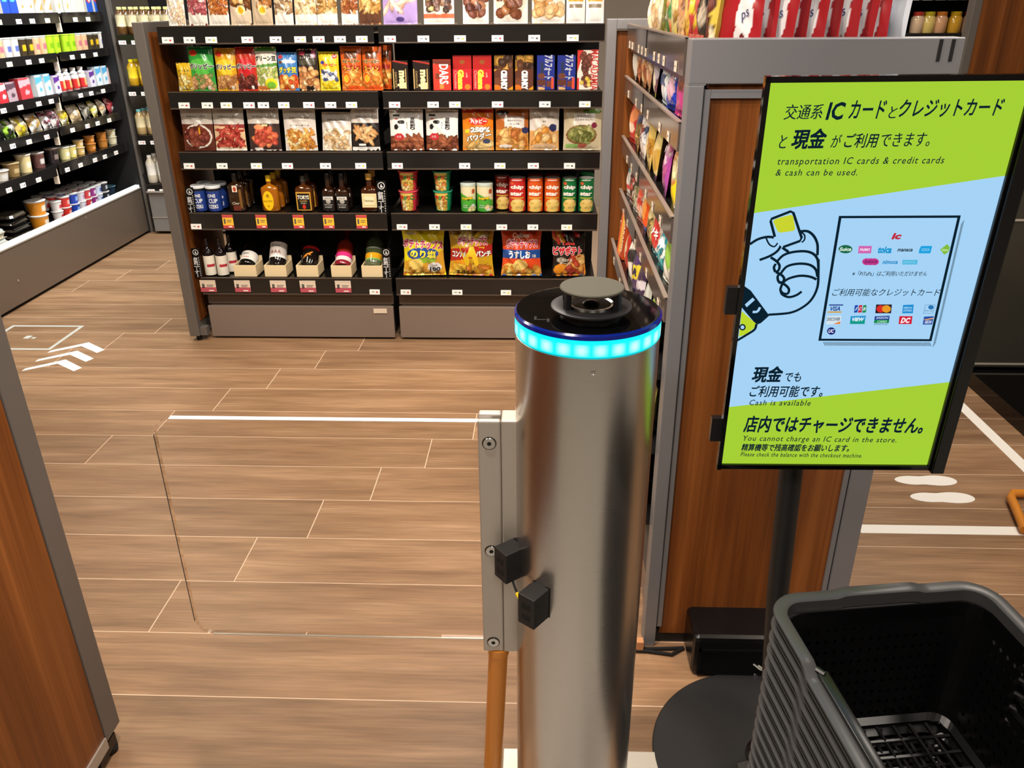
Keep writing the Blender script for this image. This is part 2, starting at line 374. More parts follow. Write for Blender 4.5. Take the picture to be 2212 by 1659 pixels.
# ------------------------------------------------------------------ floor markings
def flat(name, poly, m, label, cat, z=.0003, group=None):
    return tag(obj(name, MB().prism(poly, z, z+.0012), m), label, cat, group)
for i, dy in enumerate((0, -.106, -.213)):
    a, b, c = (-2.357, 3.52+dy), (-2.226, 3.627+dy), (-2.10, 3.535+dy); t = .048
    flat('floor_chevron', [(a[0], a[1]), (b[0], b[1]), (c[0]-.0, c[1]), (c[0]-.018, c[1]-t*.8), (b[0]-.012, b[1]-t), (a[0]-.0, a[1]-t*.55)], 'white_paint',
         ['farthest', 'middle', 'nearest'][i]+' of three white chevron arrows stuck on the floor', 'floor marking')
sq = thing('floor_square', 'pale outlined square marked on the floor beside the chevrons', 'floor marking', (-2.555, 3.69, .0003))
for x0, x1, y0, y1 in ((-.19, .19, .145, .163), (-.19, .19, -.163, -.145), (-.19, -.172, -.145, .145), (.172, .19, -.145, .145)):
    obj('outline', MB().box(x0, x1, y0, y1, 0, .0012), 'grey_paint', sq)
obj('caption', MB().box(-.03, .0, -.02, .02, 0, .0012).box(.012, .03, -.02, .0, 0, .0012), 'grey_paint', sq)
flat('floor_tape', [(1.005, 2.12), (2.2, 2.12), (2.2, 2.165), (1.005, 2.165)], 'white_paint', 'white tape line across the floor in front of the footprints', 'floor marking')
flat('floor_tape', [(1.70, 2.166), (1.745, 2.166), (1.745, 3.3), (1.70, 3.3)], 'white_paint', 'white tape line running back along the dark counter', 'floor marking')
def footprint(dx, dy, label):
    pts = []
    for i in range(18):
        q = -1+2*i/17; q = math.sin(q*math.pi/2); hw = .036*max(0, 1-abs(q)**3.2)**.5*(.90+.10*q)*(1-.20*math.exp(-((q+.12)/.26)**2)); pts.append((q*.105, hw))
    pts = [(dx+x, dy-y*.92-.003*(1-x*x*90)) for x, y in pts]+[(dx+x, dy+y) for x, y in pts[::-1][1:-1]]
    flat('floor_footprint', pts, 'white_paint', label, 'floor marking')
footprint(1.335, 2.435, 'white shoe-sole sticker on the floor nearer the back')
footprint(1.345, 2.328, 'white shoe-sole sticker on the floor nearer the tape line')
flat('floor_tape', [(1.02, 1.70), (1.05, 1.70), (1.03, 1.64), (1.0, 1.64)], 'white_paint', 'short piece of white tape on the floor beyond the shopping baskets', 'floor marking')

# ================================================================== gondola shelf facing the camera
YS = 3.68
def tag_mesh(w=.049, h=.0245):
    mb = MB(); mb.box(-w/2, w/2, -.0025, 0, -h/2, h/2, b=0, mi=0); mb.box(-w*.28, -w*.02, -.003, -.0023, -.0006, .0022, mi=1); mb.box(w*.14, w*.32, -.003, -.0023, -.004, .003, mi=2)
    return mb
TAGS = [tag_mesh().mesh('price_tag', False, [M['tag_white'], M['tag_dark'], c]) for c in (M['tag_red'], M['tag_dark'], M['tag_yellow'])]
def promo_mesh(w, h, top, mid, bot, fr):
    mb = MB(); mb.box(-w/2, w/2, -.002, 0, -h/2, h/2, mi=1); mb.box(-w/2, w/2, -.0028, -.0018, h/2-h*fr[0], h/2, mi=0); mb.box(-w/2, w/2, -.0028, -.0018, -h/2, -h/2+h*fr[1], mi=2)
    mb.box(-w*.38, -w*.22, -.0028, -.0018, -h*.15, h*.2, mi=3); mb.box(-w*.08, w*.36, -.0028, -.0018, h*.08, h*.12, mi=3); mb.box(-w*.08, w*.3, -.0028, -.0018, -h*.04, 0, mi=3); mb.box(w*.02, w*.34, -.0032, -.0026, -h*.42, -h*.34, mi=4)
    return mb.mesh('promo_tag', False, [top, mid, bot, M['tag_dark'], M['tag_white']])
PROMO_Y = promo_mesh(.050, .063, M['tag_red'], M['tag_yellow'], M['tag_red'], (.2, .22))
PROMO_P = promo_mesh(.076, .058, M['tag_cream'], M['tag_cream'], M['tag_pink'], (.1, .4))
LIP = [(1.423, 1.355), (1.160, 1.092), (.905, .832), (.630, .555), (.318, .239)]
TAGPX = {'l': [(363, 410, 457, 535, 596, 649, 689, 735, 782), (399, 449, 490, 539, 570, 614, 668, 715, 760), (410, 481, 555, 622, 704, 780), (425,), (810,)],
         'r': [(843, 915, 994, 1075, 1154, 1237), (853, 936, 983, 1075, 1177, 1263), (859, 1004, 1080, 1152, 1230), (869, 939, 1007, 1084, 1151, 1224), (877, 988, 1093, 1190)]}
def bay(key, xa, xb, label):
    t = thing('shelf_unit', label, 'shelf unit', ((xa+xb)/2, YS, 0)); ox = (xa+xb)/2; hw = (xb-xa)/2
    obj('back_panel', MB().box(-hw, hw, .40, .43, .12, 1.38), 'black_inside', t)
    bp = obj('base_panel', MB().box(-hw+.008, hw-.008, .012, .03, .012, .172, b=.002), 'base_taupe', t)
    obj('base_trim', MB().box(-hw+.008, hw-.008, .03, .05, .178, .235, b=.002).box(-hw+.02, hw-.02, .034, .06, .165, .18), 'base_taupe_dark', t)
    obj('kick_plate', MB().box(-hw+.02, hw-.02, .05, .4, .003, .16), 'black_inside', t)
    for i, (z1, z0) in enumerate(LIP):
        mb = MB().box(-hw+.004, hw-.004, .0, .006, z0, z1, mi=0).box(-hw+.004, hw-.004, .006, .40, z1-.028, z1-.006, mi=1).box(-hw+.004, hw-.004, -.004, .004, z0-.003, z0+.003, mi=2).box(-hw+.004, hw-.004, -.002, .008, z1-.002, z1+.002, mi=2)
        s = obj('shelf', mb, ['lip_black', 'shelf_black', 'base_taupe_dark'], t)
        for n, px in enumerate(TAGPX[key][i]):
            x = at(px, 100, 'y', YS)[0]; zc = z0+.014; x = at(px, {0: 84, 1: 228, 2: 360, 3: 490, 4: 631}[i], 'y', YS)[0]
            put('price_tag', TAGS[(n*7+i*3) % 3], s, (x-ox, -.004, zc), (R(-6), 0, R((n*37 % 7)-3)*.3))
        if key == 'l' and i == 3:
            for px in (494, 566, 646, 711, 782): put('promo_tag', PROMO_Y, s, (at(px, 482, 'y', YS)[0]-ox, -.004, .593))
        if key == 'l' and i == 4:
            for px in (451, 525, 602, 666, 742): put('promo_tag', PROMO_P, s, (at(px, 620, 'y', YS)[0]-ox, -.004, .279))
        if i == 0:
            nd = 10 if (key == 'l' and i < 2) else 6
            for n in range(1, nd): obj('divider', MB().box(-.0008, .0008, .006, .2, z1-.006, z1+.003), 'tag_cream', s, (-hw+n*2*hw/nd, 0, 0))
    return t, bp
tl, bpl = bay('l', -1.635, -.706, 'left black shelf unit of the back row with wine on its lowest shelf')
tr, bpr = bay('r', -.694, .262, 'right black shelf unit of the back row with potato chips on its lowest shelf')
obj('name_plate', MB().box(.36, .425, .008, .012, .14, .162), 'tag_cream', bpl)
def end_panel(label, loc):
    t = thing('end_panel', label, 'partition', loc); return t
e = end_panel('wood-lined grey end panel closing the left side of the back shelf row', (-1.69, YS, 0))
obj('post', MB().box(-.03, .018, -.035, .46, .03, 1.44, b=.003), 'frame_shade', e)
obj('wood_lining', MB().box(.018, .024, .0, .43, .10, 1.40), 'cherry_wood', e)
obj('foot', MB().lathe([(.013, 0), (.013, .03)], 16, c=(0, 0, 0)), 'rubber', e, smooth=True)
obj('foot_bracket', MB().box(.018, .05, -.02, .02, .03, .07), 'frame_shade', e)

# ================================================================== side gondola along the aisle (its shelves face left) + wooden end
XS = .272
su = thing('side_shelf_unit', 'tall grey shelf unit with cherry wood end board behind the sign', 'shelf unit', (XS, 1.61, 0))
# wooden end facing the camera
obj('wood_board', MB().box(.04, .43, .012, .03, .035, 1.41), 'cherry_wood', su)
obj('end_post', MB().box(0, .030, 0, .05, 0, 1.36, b=.002), 'frame_lit', su)
obj('end_post', MB().box(.442, .49, 0, .05, 0, 1.36, b=.002), 'frame_lit', su)
obj('top_rail', MB().box(0, .49, 0, .05, 1.362, 1.44, b=.002).box(.0, .032, 0, .05, 1.36, 1.363), 'frame_lit', su)
obj('inner_frame', MB().box(.032, .044, .006, .04, .06, 1.352, b=.001).box(.429, .440, .006, .04, .06, 1.352, b=.001).box(.044, .429, .006, .04, 1.336, 1.352, b=.001), 'frame_lit', su)
obj('slot', MB().box(.444, .450, -.0015, .003, 1.40, 1.437).box(.466, .472, -.0015, .003, 1.40, 1.437), 'rubber', su)
obj('skirting', MB().box(.03, .44, .02, .04, .0, .04), 'black_matte', su)
# top board, back, far end
obj('top_board', MB().box(.06, .49, .05, 1.2, 1.38, 1.395), 'shelf_black', su)
obj('back_board', MB().box(.42, .44, .05, 1.2, .06, 1.38), 'black_inside', su)
obj('base_box', MB().box(.02, .42, .06, 1.2, .004, .10), 'base_taupe', su)
STAG = MB().box(-.016, .016, -.0008, 0, -.010, .010).box(-.008, .002, -.0011, -.0007, -.001, .002, mi=1).mesh('price_tag', False, [M['tag_cream'], M['tag_dark']])
SLIP = [(1.44, 1.372, 0), (1.287, 1.232, 0), (1.10, 1.045, 0), (.925, .87, 0), (.752, .70, -.02), (.56, .51, -.03), (.36, .31, -.04)]
for i, (z1, z0, dx) in enumerate(SLIP):
    mb = MB().box(dx-.004, dx+.002, .052, 1.19, z0, z1, mi=0).box(dx+.002, .42, .052, 1.19, z1-.02 if i else 1.362, z1-.006 if i else 1.378, mi=1).box(dx-.007, dx+.003, .052, 1.19, z1-.002, z1+.002, mi=2)
    s = obj('shelf', mb, ['lip_brown', 'shelf_black', 'base_taupe'], su)
    for n in range(6 if i else 9):
        y = .14+n*(.17 if i else .115)+.03*((n*5+i) % 3)
        put('price_tag', STAG, s, (dx-.005, y, z0+.012), (0, 0, R(-90)))
    obj('joint', MB().box(dx-.0055, dx-.002, .66, .668, z0, z1), 'rubber', s)
fp = thing('end_panel', 'narrow cherry wood panel in a grey frame at the far end of the side shelf', 'partition', (.205, 2.81, 0))
obj('wood_board', MB().box(.03, .50, .01, .03, .04, 1.42), 'cherry_wood', fp)
obj('post', MB().box(0, .030, -.004, .05, 0, 1.455, b=.002), 'frame_lit', fp)
obj('top_rail', MB().box(.03, .55, -.004, .05, 1.425, 1.455, b=.002), 'frame_lit', fp)

# ================================================================== near left partition
lp = thing('partition_panel', 'near cherry wood partition with a grey edge at the left', 'partition', (-.93, 1.28, 0))
obj('wood_board', MB().box(-.03, -.0, -1.25, -.058, .075, 1.75), 'cherry_wood', lp)
obj('edge_post', MB().box(-.04, .003, -.056, 0, .06, 1.76, b=.002), 'frame_shade', lp)
obj('bottom_rail', MB().box(-.03, .004, -1.25, -.058, .045, .075), 'alu', lp)
obj('foot', MB().lathe([(.016, 0), (.018, .012), (.010, .02), (.010, .06)], 16, c=(-.018, -.028, 0)), 'rubber', lp, smooth=True)
obj('foot_plate', MB().box(-.034, -.002, -.09, -.02, .02, .05), 'black_plastic', lp)

# ================================================================== open refrigerated case at the left
XF = -2.86
fr = thing('refrigerated_case', 'long open refrigerated case with brown steel front at the left wall', 'fridge', (XF, 4.6, 0))
obj('front_panel', MB().box(-.03, 0, -1.5, 1.13, .02, .325, b=.002), 'brown_steel', fr)
obj('kick_plate', MB().box(-.04, -.02, -1.5, 1.13, .0, .02), 'rubber', fr)
obj('deck', MB().box(-.75, -.06, -1.5, 1.13, .24, .30), 'black_inside', fr)
obj('front_rail', MB().box(-.05, .004, -1.5, 1.13, .325, .332), 'alu', fr)
for i in range(24): obj('price_strip', MB().box(-.035, -.006, -1.5+i*.1096, -1.5+i*.1096+.1076, .332, .350), 'strip_white_glow', fr)
obj('rear_wall', MB().box(-.78, -.75, -1.5, 1.13, 0, 2.1), 'black_matte', fr)
obj('canopy', MB().box(-.78, .0, -1.5, 1.13, 2.02, 2.12), 'black_matte', fr)
obj('far_end_wall', MB().box(-.78, -.0, 1.13, 1.16, 0, 2.12), 'black_matte', fr)
obj('end_post', MB().box(-.015, .018, 1.15, 1.20, .0, 2.12, b=.002), 'frame_shade', fr)
obj('hose', MB().tube([(.02, 1.17, .42), (.035, 1.18, .38), (.03, 1.18, .2), (.02, 1.18, .05), (-.01, 1.17, .02)], .012, 8), 'rubber', fr, smooth=True)
obj('screw', MB().box(0, .004, -.45, -.44, .14, .15), 'alu', fr); obj('screw', MB().box(0, .004, .35, .356, .30, .306), 'alu', fr)
FL = [(1.471, 1.413), (1.255, 1.205), (1.034, .983), (.851, .799), (.650, .588)]
for i, (z1, z0) in enumerate(FL):
    yb = [.62, .50, .42, .32, .22][i]
    s = obj('shelf', MB().box(-.75, -.03, -1.5, 1.13, z1-.02, z1-.006), 'shelf_black', fr)
    for a, b in ((-1.5, yb-.02), (yb+.02, 1.12)): obj('shelf_rail', MB().box(-.03, -.022, a, b, z0, z1, b=.0015), 'lip_black', s)
    obj('shelf_bracket', MB().box(-.06, -.035, yb-.008, yb+.008, z0-.05, z1-.02), 'tag_cream', s)
    k = 0; y = -.75
    while y < 1.08:
        if abs(y-yb) > .06: put('price_tag', TAGS[k % 3], s, (-.0215, y, z0+.016), (0, 0, R(90)))
        y += .13+.05*((k*7+i*3) % 3)/2; k += 1

# ================================================================== drinks cooler at the back left
dc = thing('drinks_cooler', 'grey drinks cooler standing behind the left shelf end', 'cooler', (-2.3, 5.7, 0))
obj('grille_base', MB().box(-.5, .6, 0, .6, .02, .30, b=.003), 'cooler_grey', dc)
obj('base_line', MB().box(-.5, .6, -.004, .0, .118, .124).box(-.5, .6, -.02, .02, .302, .312), 'alu', dc)
obj('kick_plate', MB().box(-.5, .6, .05, .5, 0, .02), 'rubber', dc)
obj('rear_wall', MB().box(-.5, .6, .55, .6, .30, 2.0), 'black_inside', dc)
for z in (1.335, 1.015, .695, .362):
    s = obj('shelf', MB().box(-.5, .6, .01, .5, z-.02, z-.004).box(-.5, .6, 0, .01, z-.06, z-.004), 'shelf_black', dc)
    for n in range(9): put('price_tag', TAGS[n % 3], s, (-.47+n*.085, -.002, z-.050), (0, 0, 0))
# ================================================================== right background: dark counter, wood panel, jar fridge
ct = thing('dark_counter', 'dark glossy service counter with white trim at the right edge', 'counter', (1.84, 3.25, 0))
obj('body', MB().box(0, 1.4, 0, .6, .07, .95, b=.004), 'dark_panel', ct)
obj('trim_line', MB().box(-.002, 1.4, -.004, .0, .084, .092), 'alu_bright', ct); obj('trim_line', MB().box(-.002, 1.4, -.004, .0, .706, .714), 'alu_bright', ct)
obj('plinth', MB().prism([(0, -1.5), (1.4, -1.5), (1.4, .6), (0, .6)], 0, .065), 'black_gloss', ct)
wp = thing('wall_panel', 'tall cherry wood panel with a grey edge at the top right', 'partition', (1.59, 3.9, 0))
# stands behind the counter's left end, wood facing the camera
obj('wood_board', MB().box(.29, 1.6, 0, .04, 0, 2.3), 'cherry_wood', wp)
obj('edge_post', MB().box(.255, .29, -.01, .05, 0, 2.3, b=.003), 'frame_shade', wp)
jf = thing('jar_shelf', 'open shelf with a black rail and jars behind the wooden shelf unit', 'shelf unit', (2.3, 5.0, 0))
obj('shelf', MB().box(-.30, .6, 0, .4, 1.30, 1.335).box(-.3, .6, .0, .4, 1.50, 1.66), 'black_inside', jf)
obj('rear_wall', MB().box(-.3, .6, .4, .44, .0, 1.9), 'black_inside', jf)
obj('side_wall', MB().box(-.33, -.3, .0, .44, 0, 1.9), 'frame_lit', jf)
for n in range(6): put('price_tag', TAGS[0], jf, (-.26+n*.07, -.004, 1.515))
# ================================================================== stainless gate column
m = mat('brushed_steel', '#c9c4be', .28, 1)
nt = m.node_tree; b_ = nt.nodes['Principled BSDF']; tc = nt.nodes.new('ShaderNodeTexCoord'); mp = nt.nodes.new('ShaderNodeMapping'); mp.inputs['Scale'].default_value = (2, 2, 160)
nz = nt.nodes.new('ShaderNodeTexNoise'); nz.inputs['Scale'].default_value = 6; nz.inputs['Detail'].default_value = 3
mr = nt.nodes.new('ShaderNodeMapRange'); mr.inputs['To Min'].default_value = .265; mr.inputs['To Max'].default_value = .295
nt.links.new(tc.outputs['Object'], mp.inputs[0]); nt.links.new(mp.outputs[0], nz.inputs['Vector']); nt.links.new(nz.outputs[0], mr.inputs['Value']); nt.links.new(mr.outputs[0], b_.inputs['Roughness'])
mat('led_cyan', '#0aa8d8', .3, emis='#00b4ff', es=2.2)
# the diodes glow through the ring: emission rises towards each of 26 diodes
nt = M['led_cyan'].node_tree; N = nt.nodes.new; L = nt.links.new; tc = N('ShaderNodeTexCoord'); sx = N('ShaderNodeSeparateXYZ'); L(tc.outputs['Object'], sx.inputs[0])
def mth(op, a, b=None):
    n_ = N('ShaderNodeMath'); n_.operation = op
    for i, v in enumerate((a, b)):
        if v is None: continue
        if isinstance(v, (int, float)): n_.inputs[i].default_value = v
        else: L(v, n_.inputs[i])
    return n_.outputs[0]
an = mth('MULTIPLY', mth('ARCTAN2', sx.outputs[1], sx.outputs[0]), 13.0)
ca = mth('POWER', mth('ABSOLUTE', mth('COSINE', an)), 1.8)
zz_ = mth('MULTIPLY', mth('SUBTRACT', sx.outputs[2], 1.0735), 105.0); vz = mth('MAXIMUM', mth('SUBTRACT', 1.0, mth('MULTIPLY', zz_, zz_)), 0.0)
mx = N('ShaderNodeMix'); mx.data_type = 'RGBA'; L(mth('MULTIPLY', ca, vz), mx.inputs[0]); mx.inputs[6].default_value = (0, .86, 1, 1); mx.inputs[7].default_value = (.62, 1, 1, 1)
L(mx.outputs[2], nt.nodes['Principled BSDF'].inputs['Emission Color']); nt.nodes['Principled BSDF'].inputs['Emission Strength'].default_value = 1.05; nt.nodes['Principled BSDF'].inputs['Base Color'].default_value = (0, .1, .2, 1)
mat('led_edge', '#061a60', .15, emis='#0010a0', es=.2)
mat('speaker_top', '#48463a', .7); mat('speaker_black', '#17171a', .4)
mat('yellow_wire', '#e8c412', .4)
CX, CY, CR, CT = .0695, 1.12, .1065, 1.097
col = thing('gate_column', 'brushed stainless steel gate post with a glowing blue light ring', 'gate', (CX, CY, 0))
obj('tube', MB().lathe([(CR, .012), (CR, CT-.036), (CR-.002, CT-.0345)], 96), 'brushed_steel', col, smooth=True)
lr = obj('light_ring', MB().lathe([(CR-.003, CT-.0345), (CR+.0005, CT-.0335), (CR+.0005, CT-.0095), (CR-.003, CT-.0085)], 96), 'led_cyan', col, smooth=True)
obj('ring_edge', MB().lathe([(CR-.003, CT-.0085), (CR+.001, CT-.0085), (CR+.001, CT-.003), (CR-.002, CT-.0005)], 96), 'led_edge', col, smooth=True)
cap = obj('cap', MB().lathe([(CR-.001, CT-.004), (CR-.002, CT-.0002), (CR-.004, CT), (0, CT)], 96), 'black_gloss', col, smooth=True)
obj('latch_slot', MB().box(-.078, -.0745, -.052, -.038, CT-.001, CT+.0007).box(-.060, -.0565, -.06, -.046, CT-.001, CT+.0007).box(-.074, -.061, -.052, -.049, CT-.001, CT+.0007), 'rubber', cap)
SPC = (.003, -.028, 0)
spk = obj('speaker_flange', MB().lathe([(.044, CT), (.044, CT+.008), (.050, CT+.0095), (.0575, CT+.0125), (.0575, CT+.015), (.053, CT+.0165), (.036, CT+.015), (.020, CT+.012), (0, CT+.012)], 64, c=SPC), 'speaker_black', col, smooth=True)
obj('speaker_ring', MB().lathe([(.034, CT+.015), (.034, CT+.0185), (.030, CT+.0185), (.024, CT+.014)], 48, c=SPC), 'chrome', spk, smooth=True)
obj('speaker_cone', MB().lathe([(.030, CT+.017), (.016, CT+.013), (.010, CT+.020), (0, CT+.022)], 40, c=SPC), 'black_plastic', spk, smooth=True)
for a in (30, 150, 210, 330): obj('speaker_strut', MB().box(-.0045, .0045, -.0045, .0045, CT+.014, CT+.040, b=.001), 'speaker_black', spk, (SPC[0]+.040*math.cos(R(a)), SPC[1]+.040*math.sin(R(a)), 0), (0, 0, R(a)))
obj('speaker_lid', MB().lathe([(.040, CT+.0375), (.0445, CT+.039), (.0455, CT+.0415), (.0445, CT+.043), (0, CT+.044)], 64, c=SPC), 'speaker_top', col, smooth=True)
obj('screw', MB().lathe([(.0042, 0), (.0042, .0016), (.002, .0018), (.0018, .0008), (0, .0008)], 14), 'chrome', col, (.004, -CR+.0002, CT-.056), (R(90), 0, 0))
obj('base_plate', MB().box(-.142, .205, -.17, .158, 0, .008, b=.002), 'alu_bright', col)
# hinge clamp, clear panel
br = obj('hinge_bracket', MB().box(-.1288, -.098, -.016, .024, .452, .917, b=.0022), 'alu', col)
obj('clamp_plate', MB().box(-.1655, -.1292, -.016, -.005, .452, .917, b=.003).box(-.1655, -.1292, .008, .024, .452, .917, b=.003), 'alu', col)
for z in (.878, .672, .474):
    s = obj('clamp_screw', MB().lathe([(.0114, 0), (.0114, .0004), (.0104, .0005)], 28, mi=1).lathe([(.0102, 0), (.0102, .0012), (.0092, .0020), (0, .0020)], 28).lathe([(.0037, 0), (.0037, .0024), (0, .0024)], 6, mi=1), ['chrome', 'rubber'], col, (-.1475, -.016, z), (R(90), 0, 0), smooth=True)
gl = mat('acrylic', '#ffffff', .0, 0, .5, trans=1, ior=1.12)
pa, pb, za, zb, rc = -.685, -.145, .470, .908, .028
poly = [(pb, zb), (pb, za)]
for (cx, cz, a0) in ((pa+rc, za+rc, 270), (pa+rc, zb-rc, 180)):
    for i in range(9): a = R(a0-i*90/8); poly.append((cx+rc*math.cos(a), cz+rc*math.sin(a)))
mb = MB().prism(poly, -.004, .007, 'y'); gp = obj('clear_panel', mb, 'acrylic', col)
mat('acrylic_edge', '#c9ccd0', .25, 0, .5)
obj('panel_top_edge', MB().box(pa+rc, pb, -.004, .007, zb+.0003, zb+.0010), 'acrylic_edge', gp)
mbt = MB(); pts = [(pb, -.0005, za-.0004)]+[(p[0], -.0005, p[1]) for p in poly[2:]]
# bright strip painting the lower edge glint and dark rim at the free side
obj('panel_bottom_glint', MB().box(pa+rc, pb, -.004, -.0005, za-.0022, za-.0003), 'alu_bright', gp)
obj('panel_side_edge', MB().box(pa-.0018, pa-.0003, -.004, .006, za+rc, zb-rc), 'tag_dark', gp)
# leg below the bracket
obj('support_leg', MB().tube([(-.162, 0, .0), (-.1395, 0, .448)], .0175, 24), 'orange_pipe', col, smooth=True)
obj('leg_collar', MB().tube([(-.1397, 0, .436), (-.1393, 0, .452)], .019, 24), 'orange_pipe', col, smooth=True)
# two black sensor blocks joined by a short wire
for k, (x, y, z, rz) in enumerate(((-.116, -.040, .670, -52), (-.076, -.100, .630, -38))):
    s = obj('sensor_block', MB().box(-.0165, .0165, -.020, .020, -.029, .029, b=.002), 'black_matte', col, (x, y, z), (0, 0, R(rz)))
    for dz in (.010, -.011): obj('socket', MB().box(-.008, .008, -.0206, -.019, dz-.0055, dz+.0055), 'rubber', s)
    obj('mount_pad', MB().box(-.0175, .0175, .0195, .028, -.030, .030, b=.001), 'black_plastic', s)
obj('wire', MB().tube([(-.112, -.052, .642), (-.104, -.075, .636), (-.096, -.092, .634)], .002, 8), 'rubber', col, smooth=True)
obj('wire_sleeve', MB().tube([(-.103, -.078, .635), (-.096, -.094, .633)], .0032, 8), 'yellow_wire', col, smooth=True)

# ================================================================== sign display on its stand
sm = bpy.data.materials.new('screen'); sm.use_nodes = True; nt = sm.node_tree; nt.nodes.clear()
at_ = nt.nodes.new('ShaderNodeAttribute'); at_.attribute_name = 'Col'; em = nt.nodes.new('ShaderNodeEmission'); em.inputs[1].default_value = .92; ou = nt.nodes.new('ShaderNodeOutputMaterial')
nt.links.new(at_.outputs['Color'], em.inputs[0]); nt.links.new(em.outputs[0], ou.inputs[0]); MATS['screen'] = sm
SW, SH = .345, .6133
SC = Vector((.4812, 1.1871, 1.0960)); SR = Euler((R(2.637), R(-.30), R(.128)))
st = thing('sign_display', 'tall lime green digital sign on a black stand beside the baskets', 'sign', (.503, 1.272, 0))
def in_stand(v): return Vector(v)-Vector((.503, 1.272, 0))
hs = obj('housing', MB().box(-SW/2-.007, SW/2+.004, .0025, .009, -SH/2-.010, SH/2+.008, b=.001).box(-SW/2+.03, SW/2-.01, .009, .034, -SH/2+.03, SH/2-.03, b=.003).box(-SW/2-.007, -SW/2, -.004, .004, -SH/2-.010, SH/2+.008).box(-SW/2-.007, SW/2+.008, -.004, .004, SH/2, SH/2+.008).box(-SW/2-.007, SW/2+.008, -.004, .004, -SH/2-.008, -SH/2).box(SW/2, SW/2+.0045, -.004, .004, -SH/2-.008, SH/2+.008), 'black_gloss', st, in_stand(SC), SR)
obj('side_housing', MB().box(SW/2+.0046, SW/2+.026, -.010, .034, -SH/2-.012, SH/2+.010, b=.002), 'black_plastic', hs)
for z in (.01, -.22): obj('side_clip', MB().box(-SW/2-.024, -SW/2-.007, .0, .012, z-.012-.03, z+.012-.01), 'black_plastic', hs)
HI = np.array([[6.06237935e-04, 1.20364675e-04, -1.19961013], [-4.35645516e-07, -6.56976219e-04, 4.19659978e-01], [1.67528343e-05, -2.45899161e-04, 1.0]])
def S(px, py):
    v = HI @ np.array([px, py, 1.0]); return v[0]/v[2], v[1]/v[2]
INK, GRN, BLU = '#0c2230', '#acd838', '#acdbff'
sb = MB(); LY = [-.0006]
def spoly(pts, col, px=True):
    LY[0] -= .00002
    q = [S(*p) for p in pts] if px else pts
    q = [(min(max(x, -SW/2), SW/2), min(max(z, -SH/2), SH/2)) for x, z in q]
    a = sum(q[i][0]*q[(i+1) % len(q)][1]-q[(i+1) % len(q)][0]*q[i][1] for i in range(len(q)))
    if a < 0: q = q[::-1]
    sb.add([(x, LY[0], z) for x, z in q], [tuple(range(len(q)))], col)
def sline(pts, wpx, col, closed=False):
    LY[0] -= .00002; q = [S(*p) for p in pts]; w = wpx*.00078/2
    n = len(q); vs = []; fs = []
    for i in range(n):
        a = q[i-1] if (i or closed) else q[i]; b = q[(i+1) % n] if (i < n-1 or closed) else q[i]
        dx, dz = b[0]-a[0], b[1]-a[1]; L = math.hypot(dx, dz) or 1; nx, nz_ = -dz/L*w, dx/L*w
        vs += [(q[i][0]+nx, LY[0], q[i][1]+nz_), (q[i][0]-nx, LY[0], q[i][1]-nz_)]
    vs = [(min(max(x, -SW/2), SW/2), y, min(max(z, -SH/2), SH/2)) for x, y, z in vs]
    for i in range(n if closed else n-1): j = (i+1) % n; fs.append((2*i, 2*i+1, 2*j+1, 2*j))
    sb.add(vs, fs, col)
def smooth_pts(pts, n=6):
    P = [np.array(p, float) for p in pts]; out = []
    for i in range(len(P)-1):
        p0, p1, p2, p3 = P[max(i-1, 0)], P[i], P[i+1], P[min(i+2, len(P)-1)]
        for k in range(n):
            t = k/n; out.append(tuple(.5*((2*p1)+(-p0+p2)*t+(2*p0-5*p1+4*p2-p3)*t*t+(-p0+3*p1-3*p2+p3)*t**3)))
    return out+[tuple(P[-1])]
def sellipse(cx, cy, rx, ry, col, n=24): spoly([(cx+rx*math.cos(2*math.pi*i/n), cy+ry*math.sin(2*math.pi*i/n)) for i in range(n)], col)
def stext(s, x0, x1, yt, yb, col=INK, bold=.012, shear=.16, slope=0, space=1.0):
    """lettering filling x0..x1, yt..yb (yt, yb at the left end)"""
    LY[0] -= .00002; ym = (yt+yb)/2; p0, p1 = S(x0, ym), S(x1, ym+slope*(x1-x0)); hgt = abs(S((x0+x1)/2, yt)[1]-S((x0+x1)/2, yb)[1])
    wd_ = math.hypot(p1[0]-p0[0], p1[1]-p0[1]); cx, cz = (p0[0]+p1[0])/2, (p0[1]+p1[1])/2
    place_text(sb, s, cx, cz, hgt, col, lambda X, Z: np.full_like(X, LY[0]), w=wd_, rot=math.degrees(math.atan2(p1[1]-p0[1], p1[0]-p0[0])), bold=bold, shear=shear, off=.00002, space=space)
E2 = SW/2; 
spoly([(-E2, -SH/2), (E2, -SH/2), (E2, SH/2), (-E2, SH/2)], BLU, px=False)
z1, z2 = S(1629, 461)[1], S(2174, 380)[1]
spoly([(-E2, z1), (E2, z2), (E2, SH/2), (-E2, SH/2)], GRN, px=False)
z1, z2 = S(1576, 880)[1], S(2055, 826)[1]
spoly([(-E2, -SH/2), (E2, -SH/2), (E2, z2), (-E2, z1)], GRN, px=False)
k = -.016
stext('交通系', 1695, 1778, 226, 259, slope=k); stext('IC', 1786, 1826, 221, 260, bold=.03, slope=k); stext('カード', 1836, 1914, 218, 257, bold=.02, slope=k)
stext('と', 1921, 1938, 230, 256, slope=k); stext('クレジットカード', 1944, 2168, 216, 254, bold=.02, slope=k)
stext('と', 1684, 1700, 292, 321, slope=k); stext('現金', 1712, 1785, 280, 322, bold=.035, slope=k); stext('が', 1796, 1818, 291, 319, slope=k); stext('ご利用', 1825, 1898, 289, 320, bold=.016, slope=k); stext('できます。', 1904, 2010, 288, 318, slope=k)
